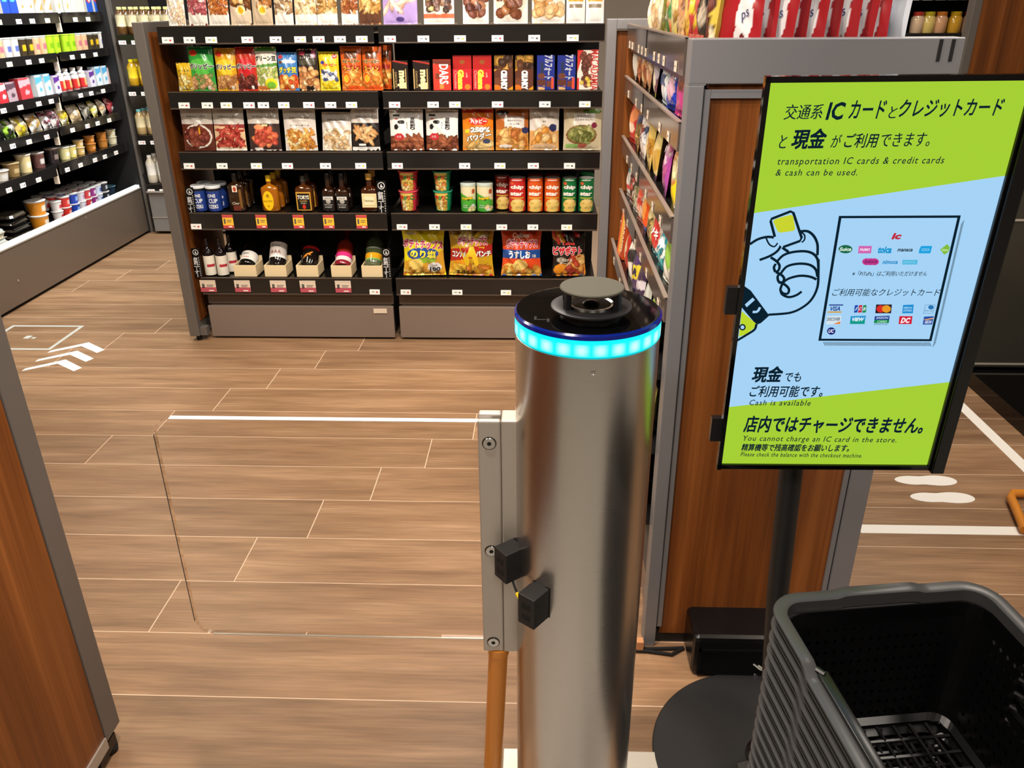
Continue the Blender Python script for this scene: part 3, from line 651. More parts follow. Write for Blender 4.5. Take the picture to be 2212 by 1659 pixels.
stext('transportation IC cards & credit cards', 1680, 2040, 341, 361, bold=.006, slope=-.008, space=1.15)
stext('& cash can be used.', 1676, 1853, 366, 380, bold=.006, slope=-.004, space=1.15)
# hand holding a card
LW = 5
sline(smooth_pts([(1620, 528), (1638, 517), (1660, 512), (1678, 516), (1687, 528), (1680, 542), (1664, 553), (1641, 562)]), LW, INK)
sline(smooth_pts([(1655, 514), (1662, 528), (1673, 533), (1681, 524)]), 3, INK)
spoly([(1665, 478), (1708, 457), (1714, 460), (1734, 520), (1728, 526), (1690, 535), (1672, 517)], BLU)
sline([(1674, 512), (1665, 478), (1667, 473), (1708, 457), (1714, 460), (1732, 514), (1728, 521), (1692, 534)], LW, INK)
spoly([(1670, 478), (1676, 473), (1708, 464), (1714, 468), (1718, 495), (1714, 499), (1686, 503), (1680, 500)], '#d2dc32')
sline(smooth_pts([(1729, 500), (1745, 500), (1758, 510), (1766, 528), (1766, 552)]), LW, INK)
sline(smooth_pts([(1730, 501), (1738, 508), (1738, 518), (1732, 524)]), 3, INK)
sline([(1690, 535), (1704, 545), (1700, 540)], LW, INK)
sline(smooth_pts([(1678, 566), (1692, 552), (1712, 545), (1738, 543), (1756, 548), (1766, 560), (1768, 578)]), LW, INK)
sline(smooth_pts([(1665, 556), (1678, 565), (1684, 574), (1682, 584), (1675, 588)]), LW, INK)
sline(smooth_pts([(1675, 588), (1672, 578), (1676, 570)]), LW, INK)
sline(smooth_pts([(1686, 592), (1700, 576), (1724, 570), (1748, 572), (1762, 582), (1766, 598)]), LW, INK)
sline(smooth_pts([(1676, 588), (1688, 594), (1694, 602), (1690, 610), (1682, 608), (1680, 598), (1684, 592)]), LW, INK)
sline(smooth_pts([(1690, 612), (1704, 602), (1728, 596), (1750, 598), (1764, 604)]), LW, INK)
sline(smooth_pts([(1682, 610), (1694, 614), (1704, 624), (1702, 634), (1692, 634), (1686, 626), (1690, 614)]), LW, INK)
sline(smooth_pts([(1686, 626), (1690, 636), (1704, 642), (1720, 638), (1732, 630)]), LW, INK)
sline(smooth_pts([(1768, 560), (1768, 590), (1766, 620), (1754, 646), (1734, 664), (1706, 676), (1660, 680)]), LW, INK)
spoly([(1608, 618), (1622, 628), (1662, 682), (1644, 698), (1634, 702), (1602, 664)], INK)
spoly([(1609, 658), (1626, 643), (1631, 648), (1613, 664)], BLU)
sline(smooth_pts([(1626, 674), (1636, 673), (1642, 664)]), 5, BLU)
spoly([(1602, 672), (1634, 700), (1628, 710), (1612, 722), (1596, 728)], '#c6e030')
sline(smooth_pts([(1634, 700), (1630, 712), (1612, 724), (1592, 736)]), LW, INK)
sellipse(1604, 707, 7, 7, INK); sellipse(1604, 707, 4, 4, BLU)
# white box with drop-shadow hatching
sline([(1815, 469), (2072, 468), (2010, 735), (1771, 734)], 7, INK, closed=True)
for i in range(62): f = i/61; x0, y0 = 2076-62*f, 480+263*f; sline([(x0, y0+6), (x0+7, y0-4)], .9, INK)
for i in range(80): f = i/79; x0 = 1782+228*f; sline([(x0, 746), (x0-4, 738)], .9, INK)
stext('ic', 1925, 1946, 502, 516, '#c8283c', .05)
sellipse(1825, 537, 15, 9, '#1d6a48'); stext('Suica', 1812, 1838, 533, 541, '#e8fff0', .03)
spoly([(1854, 530), (1882, 530), (1880, 546), (1852, 546)], '#d868b8'); stext('PASMO', 1856, 1878, 535, 541, '#fff0ff', .03)
stext('toica', 1895, 1925, 531, 546, '#1c9cd8', .05); stext('manaca', 1937, 1970, 536, 542, '#1a2838', .03)
spoly([(1988, 530), (2012, 530), (2008, 546), (1983, 546), (1984, 538)], '#1ea8e8'); stext('ICOCA', 1989, 2006, 535, 541, '#9fdcff', .02)
spoly([(2044, 526), (2050, 532), (2048, 542), (2038, 549), (2029, 538)], '#86c440'); stext('Kitaca', 2033, 2047, 536, 541, '#e8ffc8', .01)
for dx in (-8, 0, 8): sellipse(1879+dx, 564, 10, 7.5, '#c83c92')
stext('SUGOCA', 1866, 1893, 561, 567, '#40103a', .02); stext('nimoca', 1905, 1938, 560, 569, '#1c90d0', .03)
spoly([(1948, 560), (1981, 560), (1979, 570), (1947, 570)], '#58c0e8'); stext('はやかけん', 1950, 1976, 563, 567, '#b8ecff', 0)
stext('※「PiTaPa」はご利用いただけません', 1840, 2001, 584, 595, bold=.012)
stext('ご利用可能なクレジットカード', 1797, 2029, 622, 638, bold=.006)
spoly([(1790, 656), (1820, 656), (1820, 658.5), (1789, 658.5)], '#1c3c8c'); spoly([(1787, 671), (1817, 671), (1816, 674), (1786, 674)], '#e0a840'); stext('VISA', 1792, 1814, 660, 670, '#1a3a90', .03)
for i, (c, l) in enumerate((('#2050b0', 'J'), ('#d02840', 'C'), ('#189048', 'B'))): spoly([(1845+i*9, 658), (1852+i*9, 657), (1851+i*9, 673), (1843+i*9, 674)], c); stext(l, 1845+i*9, 1850+i*9, 662, 669, '#f0f8ff', .02)
spoly([(1891, 656), (1925, 656), (1923, 675), (1889, 675)], '#241c28'); sellipse(1901, 665.5, 9.5, 8, '#e03028'); sellipse(1913, 665.5, 9.5, 8, '#f0a028')
spoly([(1949, 657), (1972, 656), (1970, 675), (1947, 675)], '#2094dc'); stext('AMERICAN', 1950, 1968, 661, 665, '#c0ecff', .01); stext('EXPRESS', 1950, 1968, 667, 671, '#c0ecff', .01)
sline([(1997, 657), (2018, 657), (2013, 675), (1993, 675)], 1, '#5088b0', closed=True); sellipse(2009, 662, 6, 4.5, '#2878b8'); stext('Diners Club', 1996, 2013, 667, 671, '#2c6898', 0)
spoly([(1785, 681), (1816, 680), (1814, 698), (1783, 699)], '#dcecf8'); stext('DISCOVER', 1785, 1813, 684, 691, '#303840', .02); spoly([(1798, 698), (1814, 692), (1813, 698)], '#f08838')
spoly([(1836, 681), (1869, 680), (1867, 689), (1835, 690)], '#2c9cd8'); spoly([(1835, 690), (1867, 689), (1866, 698), (1834, 698)], '#14a090'); stext('VIEW', 1839, 1865, 684, 692, '#f0ffff', .04)
spoly([(1888, 681), (1920, 680), (1919, 689), (1887, 689)], '#243c98'); spoly([(1887, 689), (1919, 689), (1918, 696), (1886, 696)], '#148c50'); stext('SAISON', 1891, 1917, 682, 687, '#d0e8ff', .02); stext('CARD', 1893, 1914, 690, 695, '#b8f8d0', .02); stext('INTERNATIONAL', 1886, 1916, 697, 700, '#284858', 0)
spoly([(1941, 681), (1969, 681), (1967, 698), (1939, 698)], '#d82038'); stext('DC', 1944, 1964, 684, 696, '#ffeef0', .06)
spoly([(1994, 682), (2015, 681), (2011, 699), (1991, 699)], '#2850a8'); stext('AEON', 1995, 2010, 690, 697, '#e8f0ff', .03); spoly([(1994, 688), (2014, 684), (2013, 687), (1995, 690)], '#e8a868')
sellipse(1794, 713, 9, 8, '#1c2878'); stext('UC', 1788, 1800, 709, 717, '#f0f4ff', .04)
stext('現金', 1625, 1689, 790, 823, bold=.04); stext('でも', 1695, 1729, 802, 822, bold=.016)
stext('ご利用可能です。', 1619, 1776, 831, 855, bold=.02); stext('Cash is available', 1618, 1750, 861, 873, bold=.006, slope=.008, space=1.15)
stext('店内ではチャージできません。', 1607, 1993, 896, 931, bold=.03, slope=.009); stext('You cannot charge an IC card in the store.', 1604, 1935, 938, 953, bold=.008, slope=.012, space=1.15)
stext('精算機等で残高確認をお願いします。', 1601, 1833, 956, 971, bold=.03, slope=.008); stext('Please check the balance with the checkout machine.', 1599, 1861, 974, 983, bold=.012, slope=.012, space=1.15)
obj('screen', sb, 'screen', hs, (0, .0016, 0))
obj('pole', MB().tube([(.0, .0, .012), (-.035, .0, .45), (-.062, -.005, 1.0)], .0205, 28), 'black_matte', st, smooth=True)
obj('mount_arm', MB().box(-.085, -.035, -.055, .005, .90, 1.05, b=.003), 'black_plastic', st)
obj('base_disc', MB().lathe([(.246, .0), (.247, .005), (.243, .0085), (0, .0085)], 96), 'black_matte', st, smooth=True)
obj('pole_socket', MB().lathe([(.045, .0085), (.045, .016), (.028, .02), (.024, .05)], 32), 'black_plastic', st, smooth=True)
mb = MB().box(-.075, -.045, -.06, -.03, .02, .075).box(-.07, -.04, -.095, -.07, .02, .05); obj('cable_clip', MB().prism([(-.07, .02), (-.035, .03), (-.03, .08), (-.055, .095), (-.06, .06), (-.08, .05)], -.075, -.055, 'y').prism([(-.075, .015), (-.04, .01), (-.045, .05), (-.07, .04)], -.105, -.09, 'y'), 'black_plastic', st)

# ================================================================== black box and cables on the floor behind the pole
bx = thing('equipment_box', 'black plastic equipment box with an open front on the floor', 'box', (.505, 1.572, 0))
bw, bd, bh = .128, .064, .121
obj('shell', MB().box(-bw, bw, -bd+.003, bd, 0, bh, b=.013), 'black_plastic', bx)
obj('front_window', MB().box(-bw+.02, bw-.014, -bd, -bd+.006, .014, bh-.04), 'black_gloss', bx)
obj('front_frame', MB().box(-bw+.014, -bw+.020, -bd-.001, -bd+.006, .012, bh-.034).box(-bw+.014, bw-.014, -bd-.001, -bd+.006, .008, .014).box(-bw+.014, bw-.014, -bd-.001, -bd+.006, bh-.04, bh-.034), 'black_plastic', bx)
obj('stud', MB().lathe([(.006, 0), (.005, .003), (0, .004)], 14), 'chrome', bx, (.028, -bd, .009), (R(90), 0, 0), smooth=True)
for i in range(3): obj('coiled_cable', MB().tube([(.02+i*.012, -bd-.001, .045-.004*i), (.035+i*.012, -bd-.003, .032-.003*i), (.06+i*.01, -bd-.004, .022), (.10, -bd-.003, .018)], .0022, 6), 'grey_paint', bx, smooth=True)
for i, (y, label) in enumerate(((1.597, 'upper black cable running along the foot of the wooden end board'), (1.588, 'lower black cable running along the foot of the wooden end board'))):
    tag(obj('power_cable', MB().tube([(.20, y, .006), (.28, y-.002, .006), (.34, y-.012*i, .006), (.374, 1.60, .006)], .0045, 8), 'rubber', smooth=True), label, 'cable')
tag(obj('corner_guard', MB().box(.252, .270, 1.585, 1.605, 0, .035, b=.002), 'tan_block'), 'small tan block at the foot of the wooden shelf end', 'block')
gd = thing('guard_rail', 'low orange pipe guard in front of the dark counter', 'guard rail', (1.55, 2.28, 0))
obj('pipe', MB().tube([(.25, .05, .02), (.02, .05, .02), (0, .02, .02), (-.01, -.02, .02), (-.05, -.16, .02)], .014, 14), 'orange_pipe', gd, smooth=True)

# ================================================================== stack of black shopping baskets
BW, BL, BD, RC = .177, .240, .245, .045      # half width, half length, depth
def rr(hw, hl, rad, n=7):
    out = []
    for (cx, cy, a0) in ((hw-rad, hl-rad, 0), (-hw+rad, hl-rad, 90), (-hw+rad, -hl+rad, 180), (hw-rad, -hl+rad, 270)):
        for i in range(n): a = R(a0+90*i/(n-1)); out.append(((cx+rad*math.cos(a), cy+rad*math.sin(a)), (math.cos(a), math.sin(a))))
    return out
def wall(mb, p0, p1, q0, q1, nx, nz, hole=.55):
    """tapered wall between bottom edge p0-p1 and top edge q0-q1, pierced with small diamond holes"""
    p0, p1, q0, q1 = map(np.array, (p0, p1, q0, q1))
    f = lambda s, t: (p0*(1-s)+p1*s)*(1-t)+(q0*(1-s)+q1*s)*t
    for j in range(nz):
        for i in range(nx):
            s0, s1, t0, t1 = i/nx, (i+1)/nx, j/nz, (j+1)/nz; sm_, tm_ = (s0+s1)/2, (t0+t1)/2; ds, dt = (s1-s0)/2*hole*.55, (t1-t0)/2*hole*.5
            o = [f(s0, t0), f(sm_, t0), f(s1, t0), f(s1, tm_), f(s1, t1), f(sm_, t1), f(s0, t1), f(s0, tm_)]
            h = [f(sm_, tm_-dt), f(sm_+ds, tm_), f(sm_, tm_+dt), f(sm_-ds, tm_)]
            mb.add(o+h, [(0, 1, 8, 11), (1, 2, 9, 8)[:4], (2, 3, 9), (3, 4, 9), (4, 5, 10, 9)[:4], (5, 6, 10), (6, 7, 11, 10)[:4], (7, 0, 11)])
mb = MB(); tb, tt = .79, .94
bw_, bl_ = BW*tb, BL*tb*1.06; tw_, tl_ = BW*tt, BL*tt; zb_, zt_ = 0.0, BD-.02; rb, rt = .03, .045
bot = rr(bw_, bl_, rb); top = rr(tw_, tl_, rt); n = len(bot)
# straight walls pierced, corners plain
for a, b_i, nx in ((n//4-1, n//4, 16), (n//2-1, n//2, 22), (3*n//4-1, 3*n//4, 16), (n-1, 0, 22)):
    P = lambda L, i, z: (L[i][0][0], L[i][0][1], z)
    wall(mb, P(bot, a, .012), P(bot, b_i, .012), P(top, a, zt_-.03), P(top, b_i, zt_-.03), nx, 9, .95)
    mb.add([P(top, a, zt_-.03), P(top, b_i, zt_-.03), P(top, b_i, zt_), P(top, a, zt_)], [(0, 1, 2, 3)])
for c in range(4):
    i0 = c*(n//4)
    for i in range(i0, i0+n//4-1):
        mb.add([(*bot[i][0], .012), (*bot[i+1][0], .012), (*top[i+1][0], zt_-.03), (*top[i][0], zt_-.03)], [(0, 1, 2, 3)])
        mb.add([(*top[i][0], zt_-.03), (*top[i+1][0], zt_-.03), (*top[i+1][0], zt_), (*top[i][0], zt_)], [(0, 1, 2, 3)])
mb.add([(p[0][0], p[0][1], .012) for p in bot]+[(p[0][0]*.93, p[0][1]*.95, .004) for p in bot], [(i, (i+1) % n, n+(i+1) % n, n+i) for i in range(n)])
# pierced floor
nx, ny = 9, 12; fx, fy = bw_*.9, bl_*.93
for j in range(ny):
    for i in range(nx):
        a0, a1, c0, c1 = -fx+2*fx*i/nx, -fx+2*fx*(i+1)/nx, -fy+2*fy*j/ny, -fy+2*fy*(j+1)/ny; d = .0032
        mb.add([(a0, c0, .004), (a1, c0, .004), (a1, c1, .004), (a0, c1, .004), (a0+d, c0+d, .006), (a1-d, c0+d, .006), (a1-d, c1-d, .006), (a0+d, c1-d, .006)], [(0, 1, 5, 4), (1, 2, 6, 5), (2, 3, 7, 6), (3, 0, 4, 7)])
body_me = mb.mesh('body', False, [M['black_plastic']])
mat('basket_rim_sheen', '#3f3f40', .33); mat('basket_dark', '#121213', .3); mat('basket_groove_shade', '#030303', .6)  # rim greyed for reflected light, groove blackened for shade, both in the colour
path = []
for i, (p, nn) in enumerate(rr(BW, BL, RC, 9)): path.append((p, nn))
dense = []
for i in range(len(path)):
    (p, nn), (q, n2) = path[i], path[(i+1) % len(path)]; L = math.hypot(q[0]-p[0], q[1]-p[1]); k = max(1, int(L/.012))
    for j in range(k): f = j/k; dense.append(((p[0]*(1-f)+q[0]*f, p[1]*(1-f)+q[1]*f), (nn[0]*(1-f)+n2[0]*f, nn[1]*(1-f)+n2[1]*f)))
def sstep(a, b, x): t = min(max((x-a)/(b-a), 0), 1); return t*t*(3-2*t)
path3 = []
for (p, nn) in dense:
    z = BD
    if abs(p[1]) > BL-.02: z += .005*(1-sstep(.055, .075, abs(p[0])))          # raised grip in the middle of the short sides
    if abs(p[0]) > BW-.01: z -= .012*(1-sstep(.085, .105, abs(p[1])))          # long sides dip between the handle hinges
    path3.append(((p[0], p[1], z), nn))
rim_me = MB().sweep(path3, [(-.0115, -.001), (-.008, .0008), (.004, .0018), (.0085, .0010), (.0096, -.001), (.0085, -.003), (-.0085, -.003), (-.0085, -.022), (-.0115, -.022)]).sweep(path3, [(.0035, -.003), (.0040, -.013), (.0025, -.013), (.0025, -.003)], mi=1).sweep(path3, [(.003, -.0115), (.0066, -.0118), (.0070, -.0128), (.0066, -.0138), (.003, -.014)]).mesh('rim', True, [M['basket_rim_sheen'], M['basket_groove_shade']])
def handle_me(sx):
    mb = MB(); x = sx*(BW-.017)
    mb.box(x-.008, x+.008, -.092, .092, BD-.014, BD-.006, b=.002)
    mb.tube([(x-.006, -.10, BD-.018), (x-.006, -.094, BD-.006), (x, -.086, BD-.008)], .005, 8); mb.tube([(x-.006, .10, BD-.018), (x-.006, .094, BD-.006), (x, .086, BD-.008)], .005, 8)
    return mb.mesh('handle', True, [M['basket_dark']])
hm = [handle_me(-1), handle_me(1)]
NB, PIT = 16, .0268; zr = .652; A = R(7.7)
fl = Vector((.354, 1.028)); # far left rim corner
cx_ = Vector((math.cos(A), math.sin(A))); cy_ = Vector((-math.sin(A), math.cos(A)))
ctr = fl+cx_*(BW+.010)-cy_*(BL+.010)
for i in range(NB):
    z = zr-BD-PIT*(NB-1-i)
    lab = 'topmost black plastic shopping basket of the stack' if i == NB-1 else ('bottom black plastic shopping basket of the stack' if i == 0 else ORD[NB-1-i]+' black shopping basket down from the top of the stack')
    t = thing('shopping_basket', lab, 'basket', (ctr.x, ctr.y, z), (0, 0, A), 'stack of black shopping baskets')
    b = put('body', body_me, t); put('rim', rim_me, t); put('handle', hm[0], t); put('handle', hm[1], t)
    if i == NB-1:
        md = b.modifiers.new('thick', 'SOLIDIFY'); md.thickness = .0022; md.offset = 0
# ================================================================== goods on the back shelves
YP = YS+.035
def spot_px(x0, x1, yt, yb, Y=YP):
    ym = (yt+yb)/2; a, b = at(x0, ym, 'y', Y), at(x1, ym, 'y', Y); return (a[0]+b[0])/2, b[0]-a[0], at(x0, yt, 'y', Y)[2]-at(x0, yb, 'y', Y)[2]
DECK = [1.424, 1.161, .906, .631, .319]
NUT = ['#c98a52', '#b8763e', '#d9a468', '#a8602e']
def snack(row, x0, x1, yt, yb, ops, texts, label, t=.035, cat='snack bag', name='snack_bag', m='foil', dy=0, rz=0, tilt=-5, crink=1.0, waist=.05, h=None, w=None):
    X, w_, h_ = spot_px(x0, x1, yt, yb, YP+dy); w_ = w or w_; h_ = h or h_
    sd = int(x0*7+yt) % 9999
    return product(name, bag_mesh(name, w_, h_/math.cos(R(tilt)), t, ops, texts, sd, m=m, crink=crink, waist=waist), label, cat, (X, YP+dy+t*.35, DECK[row]), (R(tilt), 0, R(rz)))
def carton(row, x0, x1, yt, yb, ops, texts, label, d=.05, cat='box', name='snack_box', dy=0, side=None, top=None, tilt=-3):
    X, w_, h_ = spot_px(x0, x1, yt, yb, YP+dy); sd = int(x0*3+yt) % 999
    return product(name, box_mesh(name, w_, h_, d, ops, texts, sd, side, top), label, cat, (X, YP+dy+d/2-.01, DECK[row]+.001+math.sin(R(-tilt))*d/2), (R(tilt), 0, 0))
WHT, KR = '#f2efe9', '#3a3734'
TOPB = dict(bold=.02)
# ---- top row: clear pouches of dried snacks
top = [(358, 395, ['#f4ece4', '#e9c9a8', '#f0dcc0'], 'white pouch of pale flakes', WHT), (402, 443, ['#b0606a', '#c98080', '#a04a50'], 'clear pouch of pink dried meat sticks', '#e9dcd6'),
       (446, 490, ['#b3692f', '#9c5424', '#c47c3c'], 'clear pouch of orange brown jerky strips', '#e5d2c0'), (494, 539, ['#b5804a', '#d0a060', '#6a4020', '#e0c050'], 'clear pouch of brown smoked eggs left of its twin', '#d8c4ac'),
       (542, 585, ['#a06a3a', '#c89058', '#5a3018', '#e0b83c'], 'clear pouch of brown smoked eggs right of its twin', '#c9b398'), (590, 630, ['#b99a70', '#8c6c4c', '#d8c4a4'], 'clear pouch of tan dried fish strips', '#e2dacf'),
       (634, 681, ['#c8a878', '#a87c48', '#e4d0a8'], 'pouch of dried squid rings', '#ddd0bc'), (682, 726, ['#b88c50', '#8c6430', '#d8b478'], 'pouch of shredded dried squid', '#d8ccb8'),
       (735, 771, ['#a8683c', '#c08450', '#8a4c28'], 'narrow clear pouch of brown dried strips', '#dccfc4'), (774, 821, ['#b88848', '#d8b070', '#946428'], 'pouch of golden brown dried sticks', '#5c3a2a'),
       (826, 900, ['#c8a090', '#b58878', '#d8b8a8'], 'lilac bag of wafer rolls', '#a890c8'), (914, 980, ['#6a4a3c', '#8c6a50', '#d0c080', '#402a20'], 'white bag of nuts and chocolate with an orange stripe', '#e4ddd2'),
       (999, 1055, ['#7a4838', '#a87050', '#5a3028'], 'clear bag of chocolate nut clusters', '#e8e2dc'), (1066, 1140, ['#a0683c', '#7a4428', '#b88858'], 'white bag of brown round cookies', '#e9e3da'),
       (1149, 1220, ['#d8a468', '#c48c4c', '#e8c08c'], 'white bag of pale round biscuits', '#ece6dd'), (1224, 1264, ['#d89838', '#f0c870', '#f0e8d8'], 'left of two white pouches with a golden band', '#f0ece6'),
       (1266, 1305, ['#d89838', '#f0c870', '#f0e8d8'], 'right of two white pouches with a golden band', '#f0ece6')]
for i, (a, b, cs, lab, bg) in enumerate(top):
    big = i > 9; ops = [('bg', bg)]
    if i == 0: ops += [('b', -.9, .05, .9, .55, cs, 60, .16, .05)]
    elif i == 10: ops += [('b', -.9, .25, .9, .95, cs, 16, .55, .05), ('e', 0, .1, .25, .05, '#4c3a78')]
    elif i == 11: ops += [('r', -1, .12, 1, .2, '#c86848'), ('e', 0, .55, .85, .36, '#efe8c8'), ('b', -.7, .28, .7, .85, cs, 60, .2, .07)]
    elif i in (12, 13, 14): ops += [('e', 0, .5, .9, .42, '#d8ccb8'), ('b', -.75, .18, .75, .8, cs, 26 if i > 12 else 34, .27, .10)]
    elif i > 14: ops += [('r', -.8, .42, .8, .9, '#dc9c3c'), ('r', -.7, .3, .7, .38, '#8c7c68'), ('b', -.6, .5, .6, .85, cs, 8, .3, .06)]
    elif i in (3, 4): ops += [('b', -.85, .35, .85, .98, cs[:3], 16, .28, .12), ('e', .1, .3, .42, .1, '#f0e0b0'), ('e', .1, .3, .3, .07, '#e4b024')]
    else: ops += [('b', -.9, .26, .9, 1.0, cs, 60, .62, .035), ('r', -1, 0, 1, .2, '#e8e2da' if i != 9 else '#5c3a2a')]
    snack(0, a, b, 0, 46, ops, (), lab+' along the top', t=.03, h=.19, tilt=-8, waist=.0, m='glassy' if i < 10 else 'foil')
# ---- second row left: peanut and bean bags
P1 = dict(bold=.05, outline='#f4f4f0', ow=.05)
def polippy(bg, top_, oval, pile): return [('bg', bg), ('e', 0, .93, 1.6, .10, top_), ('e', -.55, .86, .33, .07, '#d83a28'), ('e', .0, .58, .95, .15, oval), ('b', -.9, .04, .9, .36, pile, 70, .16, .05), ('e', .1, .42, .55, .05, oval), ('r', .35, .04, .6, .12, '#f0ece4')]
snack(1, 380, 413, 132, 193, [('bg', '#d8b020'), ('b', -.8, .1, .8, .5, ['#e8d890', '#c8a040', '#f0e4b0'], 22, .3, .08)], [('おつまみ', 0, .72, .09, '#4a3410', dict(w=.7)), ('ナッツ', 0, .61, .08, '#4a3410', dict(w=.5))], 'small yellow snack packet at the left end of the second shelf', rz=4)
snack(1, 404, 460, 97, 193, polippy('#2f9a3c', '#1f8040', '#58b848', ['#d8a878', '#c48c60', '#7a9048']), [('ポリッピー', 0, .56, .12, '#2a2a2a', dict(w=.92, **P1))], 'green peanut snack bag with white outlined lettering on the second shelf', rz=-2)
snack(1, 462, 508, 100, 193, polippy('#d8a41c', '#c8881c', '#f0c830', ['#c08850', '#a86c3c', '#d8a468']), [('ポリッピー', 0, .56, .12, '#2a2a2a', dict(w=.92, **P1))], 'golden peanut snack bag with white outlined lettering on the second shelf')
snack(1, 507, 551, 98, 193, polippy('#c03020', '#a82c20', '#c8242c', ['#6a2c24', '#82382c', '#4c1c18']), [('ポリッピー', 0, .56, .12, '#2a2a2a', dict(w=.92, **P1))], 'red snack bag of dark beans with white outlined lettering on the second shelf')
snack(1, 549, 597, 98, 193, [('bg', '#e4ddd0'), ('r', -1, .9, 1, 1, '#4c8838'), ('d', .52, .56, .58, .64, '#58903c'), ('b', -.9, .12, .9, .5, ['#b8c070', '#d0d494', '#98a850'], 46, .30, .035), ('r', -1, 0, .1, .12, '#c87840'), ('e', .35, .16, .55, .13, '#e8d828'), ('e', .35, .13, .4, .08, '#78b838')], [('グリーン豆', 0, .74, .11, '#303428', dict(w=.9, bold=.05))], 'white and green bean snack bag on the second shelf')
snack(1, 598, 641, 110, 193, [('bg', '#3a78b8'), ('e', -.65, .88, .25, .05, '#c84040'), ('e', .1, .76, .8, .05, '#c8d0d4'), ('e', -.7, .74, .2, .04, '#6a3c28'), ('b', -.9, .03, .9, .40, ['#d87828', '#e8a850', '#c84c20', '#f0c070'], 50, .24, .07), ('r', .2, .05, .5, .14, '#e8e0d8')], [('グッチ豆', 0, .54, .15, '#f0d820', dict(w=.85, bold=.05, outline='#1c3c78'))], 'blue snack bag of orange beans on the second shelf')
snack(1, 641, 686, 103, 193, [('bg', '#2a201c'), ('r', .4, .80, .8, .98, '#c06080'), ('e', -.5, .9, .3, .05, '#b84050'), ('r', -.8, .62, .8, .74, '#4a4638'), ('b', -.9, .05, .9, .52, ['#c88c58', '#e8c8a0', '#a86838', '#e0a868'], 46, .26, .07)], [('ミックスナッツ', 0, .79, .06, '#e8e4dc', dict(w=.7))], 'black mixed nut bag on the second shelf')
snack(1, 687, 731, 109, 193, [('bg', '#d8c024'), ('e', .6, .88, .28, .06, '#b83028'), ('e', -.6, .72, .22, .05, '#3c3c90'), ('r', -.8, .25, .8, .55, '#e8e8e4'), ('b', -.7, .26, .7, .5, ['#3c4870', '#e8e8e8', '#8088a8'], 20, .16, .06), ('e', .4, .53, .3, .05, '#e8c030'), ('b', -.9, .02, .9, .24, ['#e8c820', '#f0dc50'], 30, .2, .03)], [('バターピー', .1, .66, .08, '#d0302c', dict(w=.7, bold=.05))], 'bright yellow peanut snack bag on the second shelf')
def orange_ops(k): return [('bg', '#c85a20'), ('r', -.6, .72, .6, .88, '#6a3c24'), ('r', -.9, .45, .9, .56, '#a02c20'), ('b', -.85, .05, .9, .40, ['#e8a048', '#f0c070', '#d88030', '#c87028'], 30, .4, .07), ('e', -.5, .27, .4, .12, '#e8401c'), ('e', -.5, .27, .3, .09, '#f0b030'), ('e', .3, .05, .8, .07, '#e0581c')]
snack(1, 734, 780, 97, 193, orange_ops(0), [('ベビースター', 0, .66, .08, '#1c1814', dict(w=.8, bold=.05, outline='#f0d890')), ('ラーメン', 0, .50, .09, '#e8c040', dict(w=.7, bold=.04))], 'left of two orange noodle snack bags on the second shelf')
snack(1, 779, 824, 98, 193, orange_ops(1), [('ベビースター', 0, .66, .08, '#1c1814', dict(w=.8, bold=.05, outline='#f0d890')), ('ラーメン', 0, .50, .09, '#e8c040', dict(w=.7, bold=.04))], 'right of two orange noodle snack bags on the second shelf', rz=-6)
snack(1, 815, 846, 98, 193, orange_ops(2), (), 'dark orange snack bag half hidden behind the orange noodle bags', dy=.06, rz=-30)
# ---- second row right: chocolate boxes
def choc(x0, x1, yt, yb, ops, texts, lab, **k): return carton(1, x0, x1, yt, yb, ops, texts, lab+' on the second shelf', d=.02, name='chocolate_box', cat='chocolate box', **k)
V90 = dict(rot=-90, bold=.03)
for i, (a, b) in enumerate(((849, 882), (893, 929))):
    choc(a, b, 129, 193, [('bg', '#1c120e'), ('r', .62, .04, .72, .72, '#c8a868'), ('r', -.95, .04, -.85, .72, '#c8a868'), ('d', .97, .86, 1.02, .92, '#a83028')], [('meiji', .12, .36, .34, '#f0d8a0', dict(rot=-90, bold=.06, w=1.1)), ('CHOCOLATE', -.6, .36, .07, '#c8a868', dict(rot=-90, w=.95))], ('left' if i == 0 else 'right')+' of two black chocolate boxes with gold lettering', side='#120c0a', top='#1c1210')
choc(936, 974, 127, 193, [('bg', '#d83a2c'), ('e', -.7, .9, .25, .06, '#f0c8b0'), ('r', -.75, .35, -.3, .56, '#7a3824'), ('d', .86, .80, 1.0, 1.0, '#6a2c20'), ('r', -.3, .05, .15, .2, '#d88840')], [('DARS', .22, .52, .32, '#f8f0ea', dict(rot=-90, bold=.03, w=1.05))], 'red chocolate box with white vertical lettering', side='#7a1c18')
for i, (a, b) in enumerate(((979, 1019), (1022, 1062))):
    sd = ('left', 'right')[i]
    choc(a, b, 120, 193, [('bg', '#a81c18'), ('e', 0, .8, .3, .06, '#8c5020')], (), sd+' red chocolate box standing behind its twin', dy=.04)  # rear copy in darker red, shade painted into the box
    choc(a, b, 148, 193, [('bg', '#d8202c'), ('e', .55, .15, .3, .14, '#e87828')], [('Ghana', -.15, .5, .32, '#f8e040', dict(rot=-90, bold=.07, w=1.0)), ('Chocolate', -.7, .5, .14, '#f0b0a0', dict(rot=-90, w=.9)), ('milk', .5, .7, .1, '#f0c0b0', dict(rot=-90))], sd+' of two bright red chocolate boxes with yellow lettering')
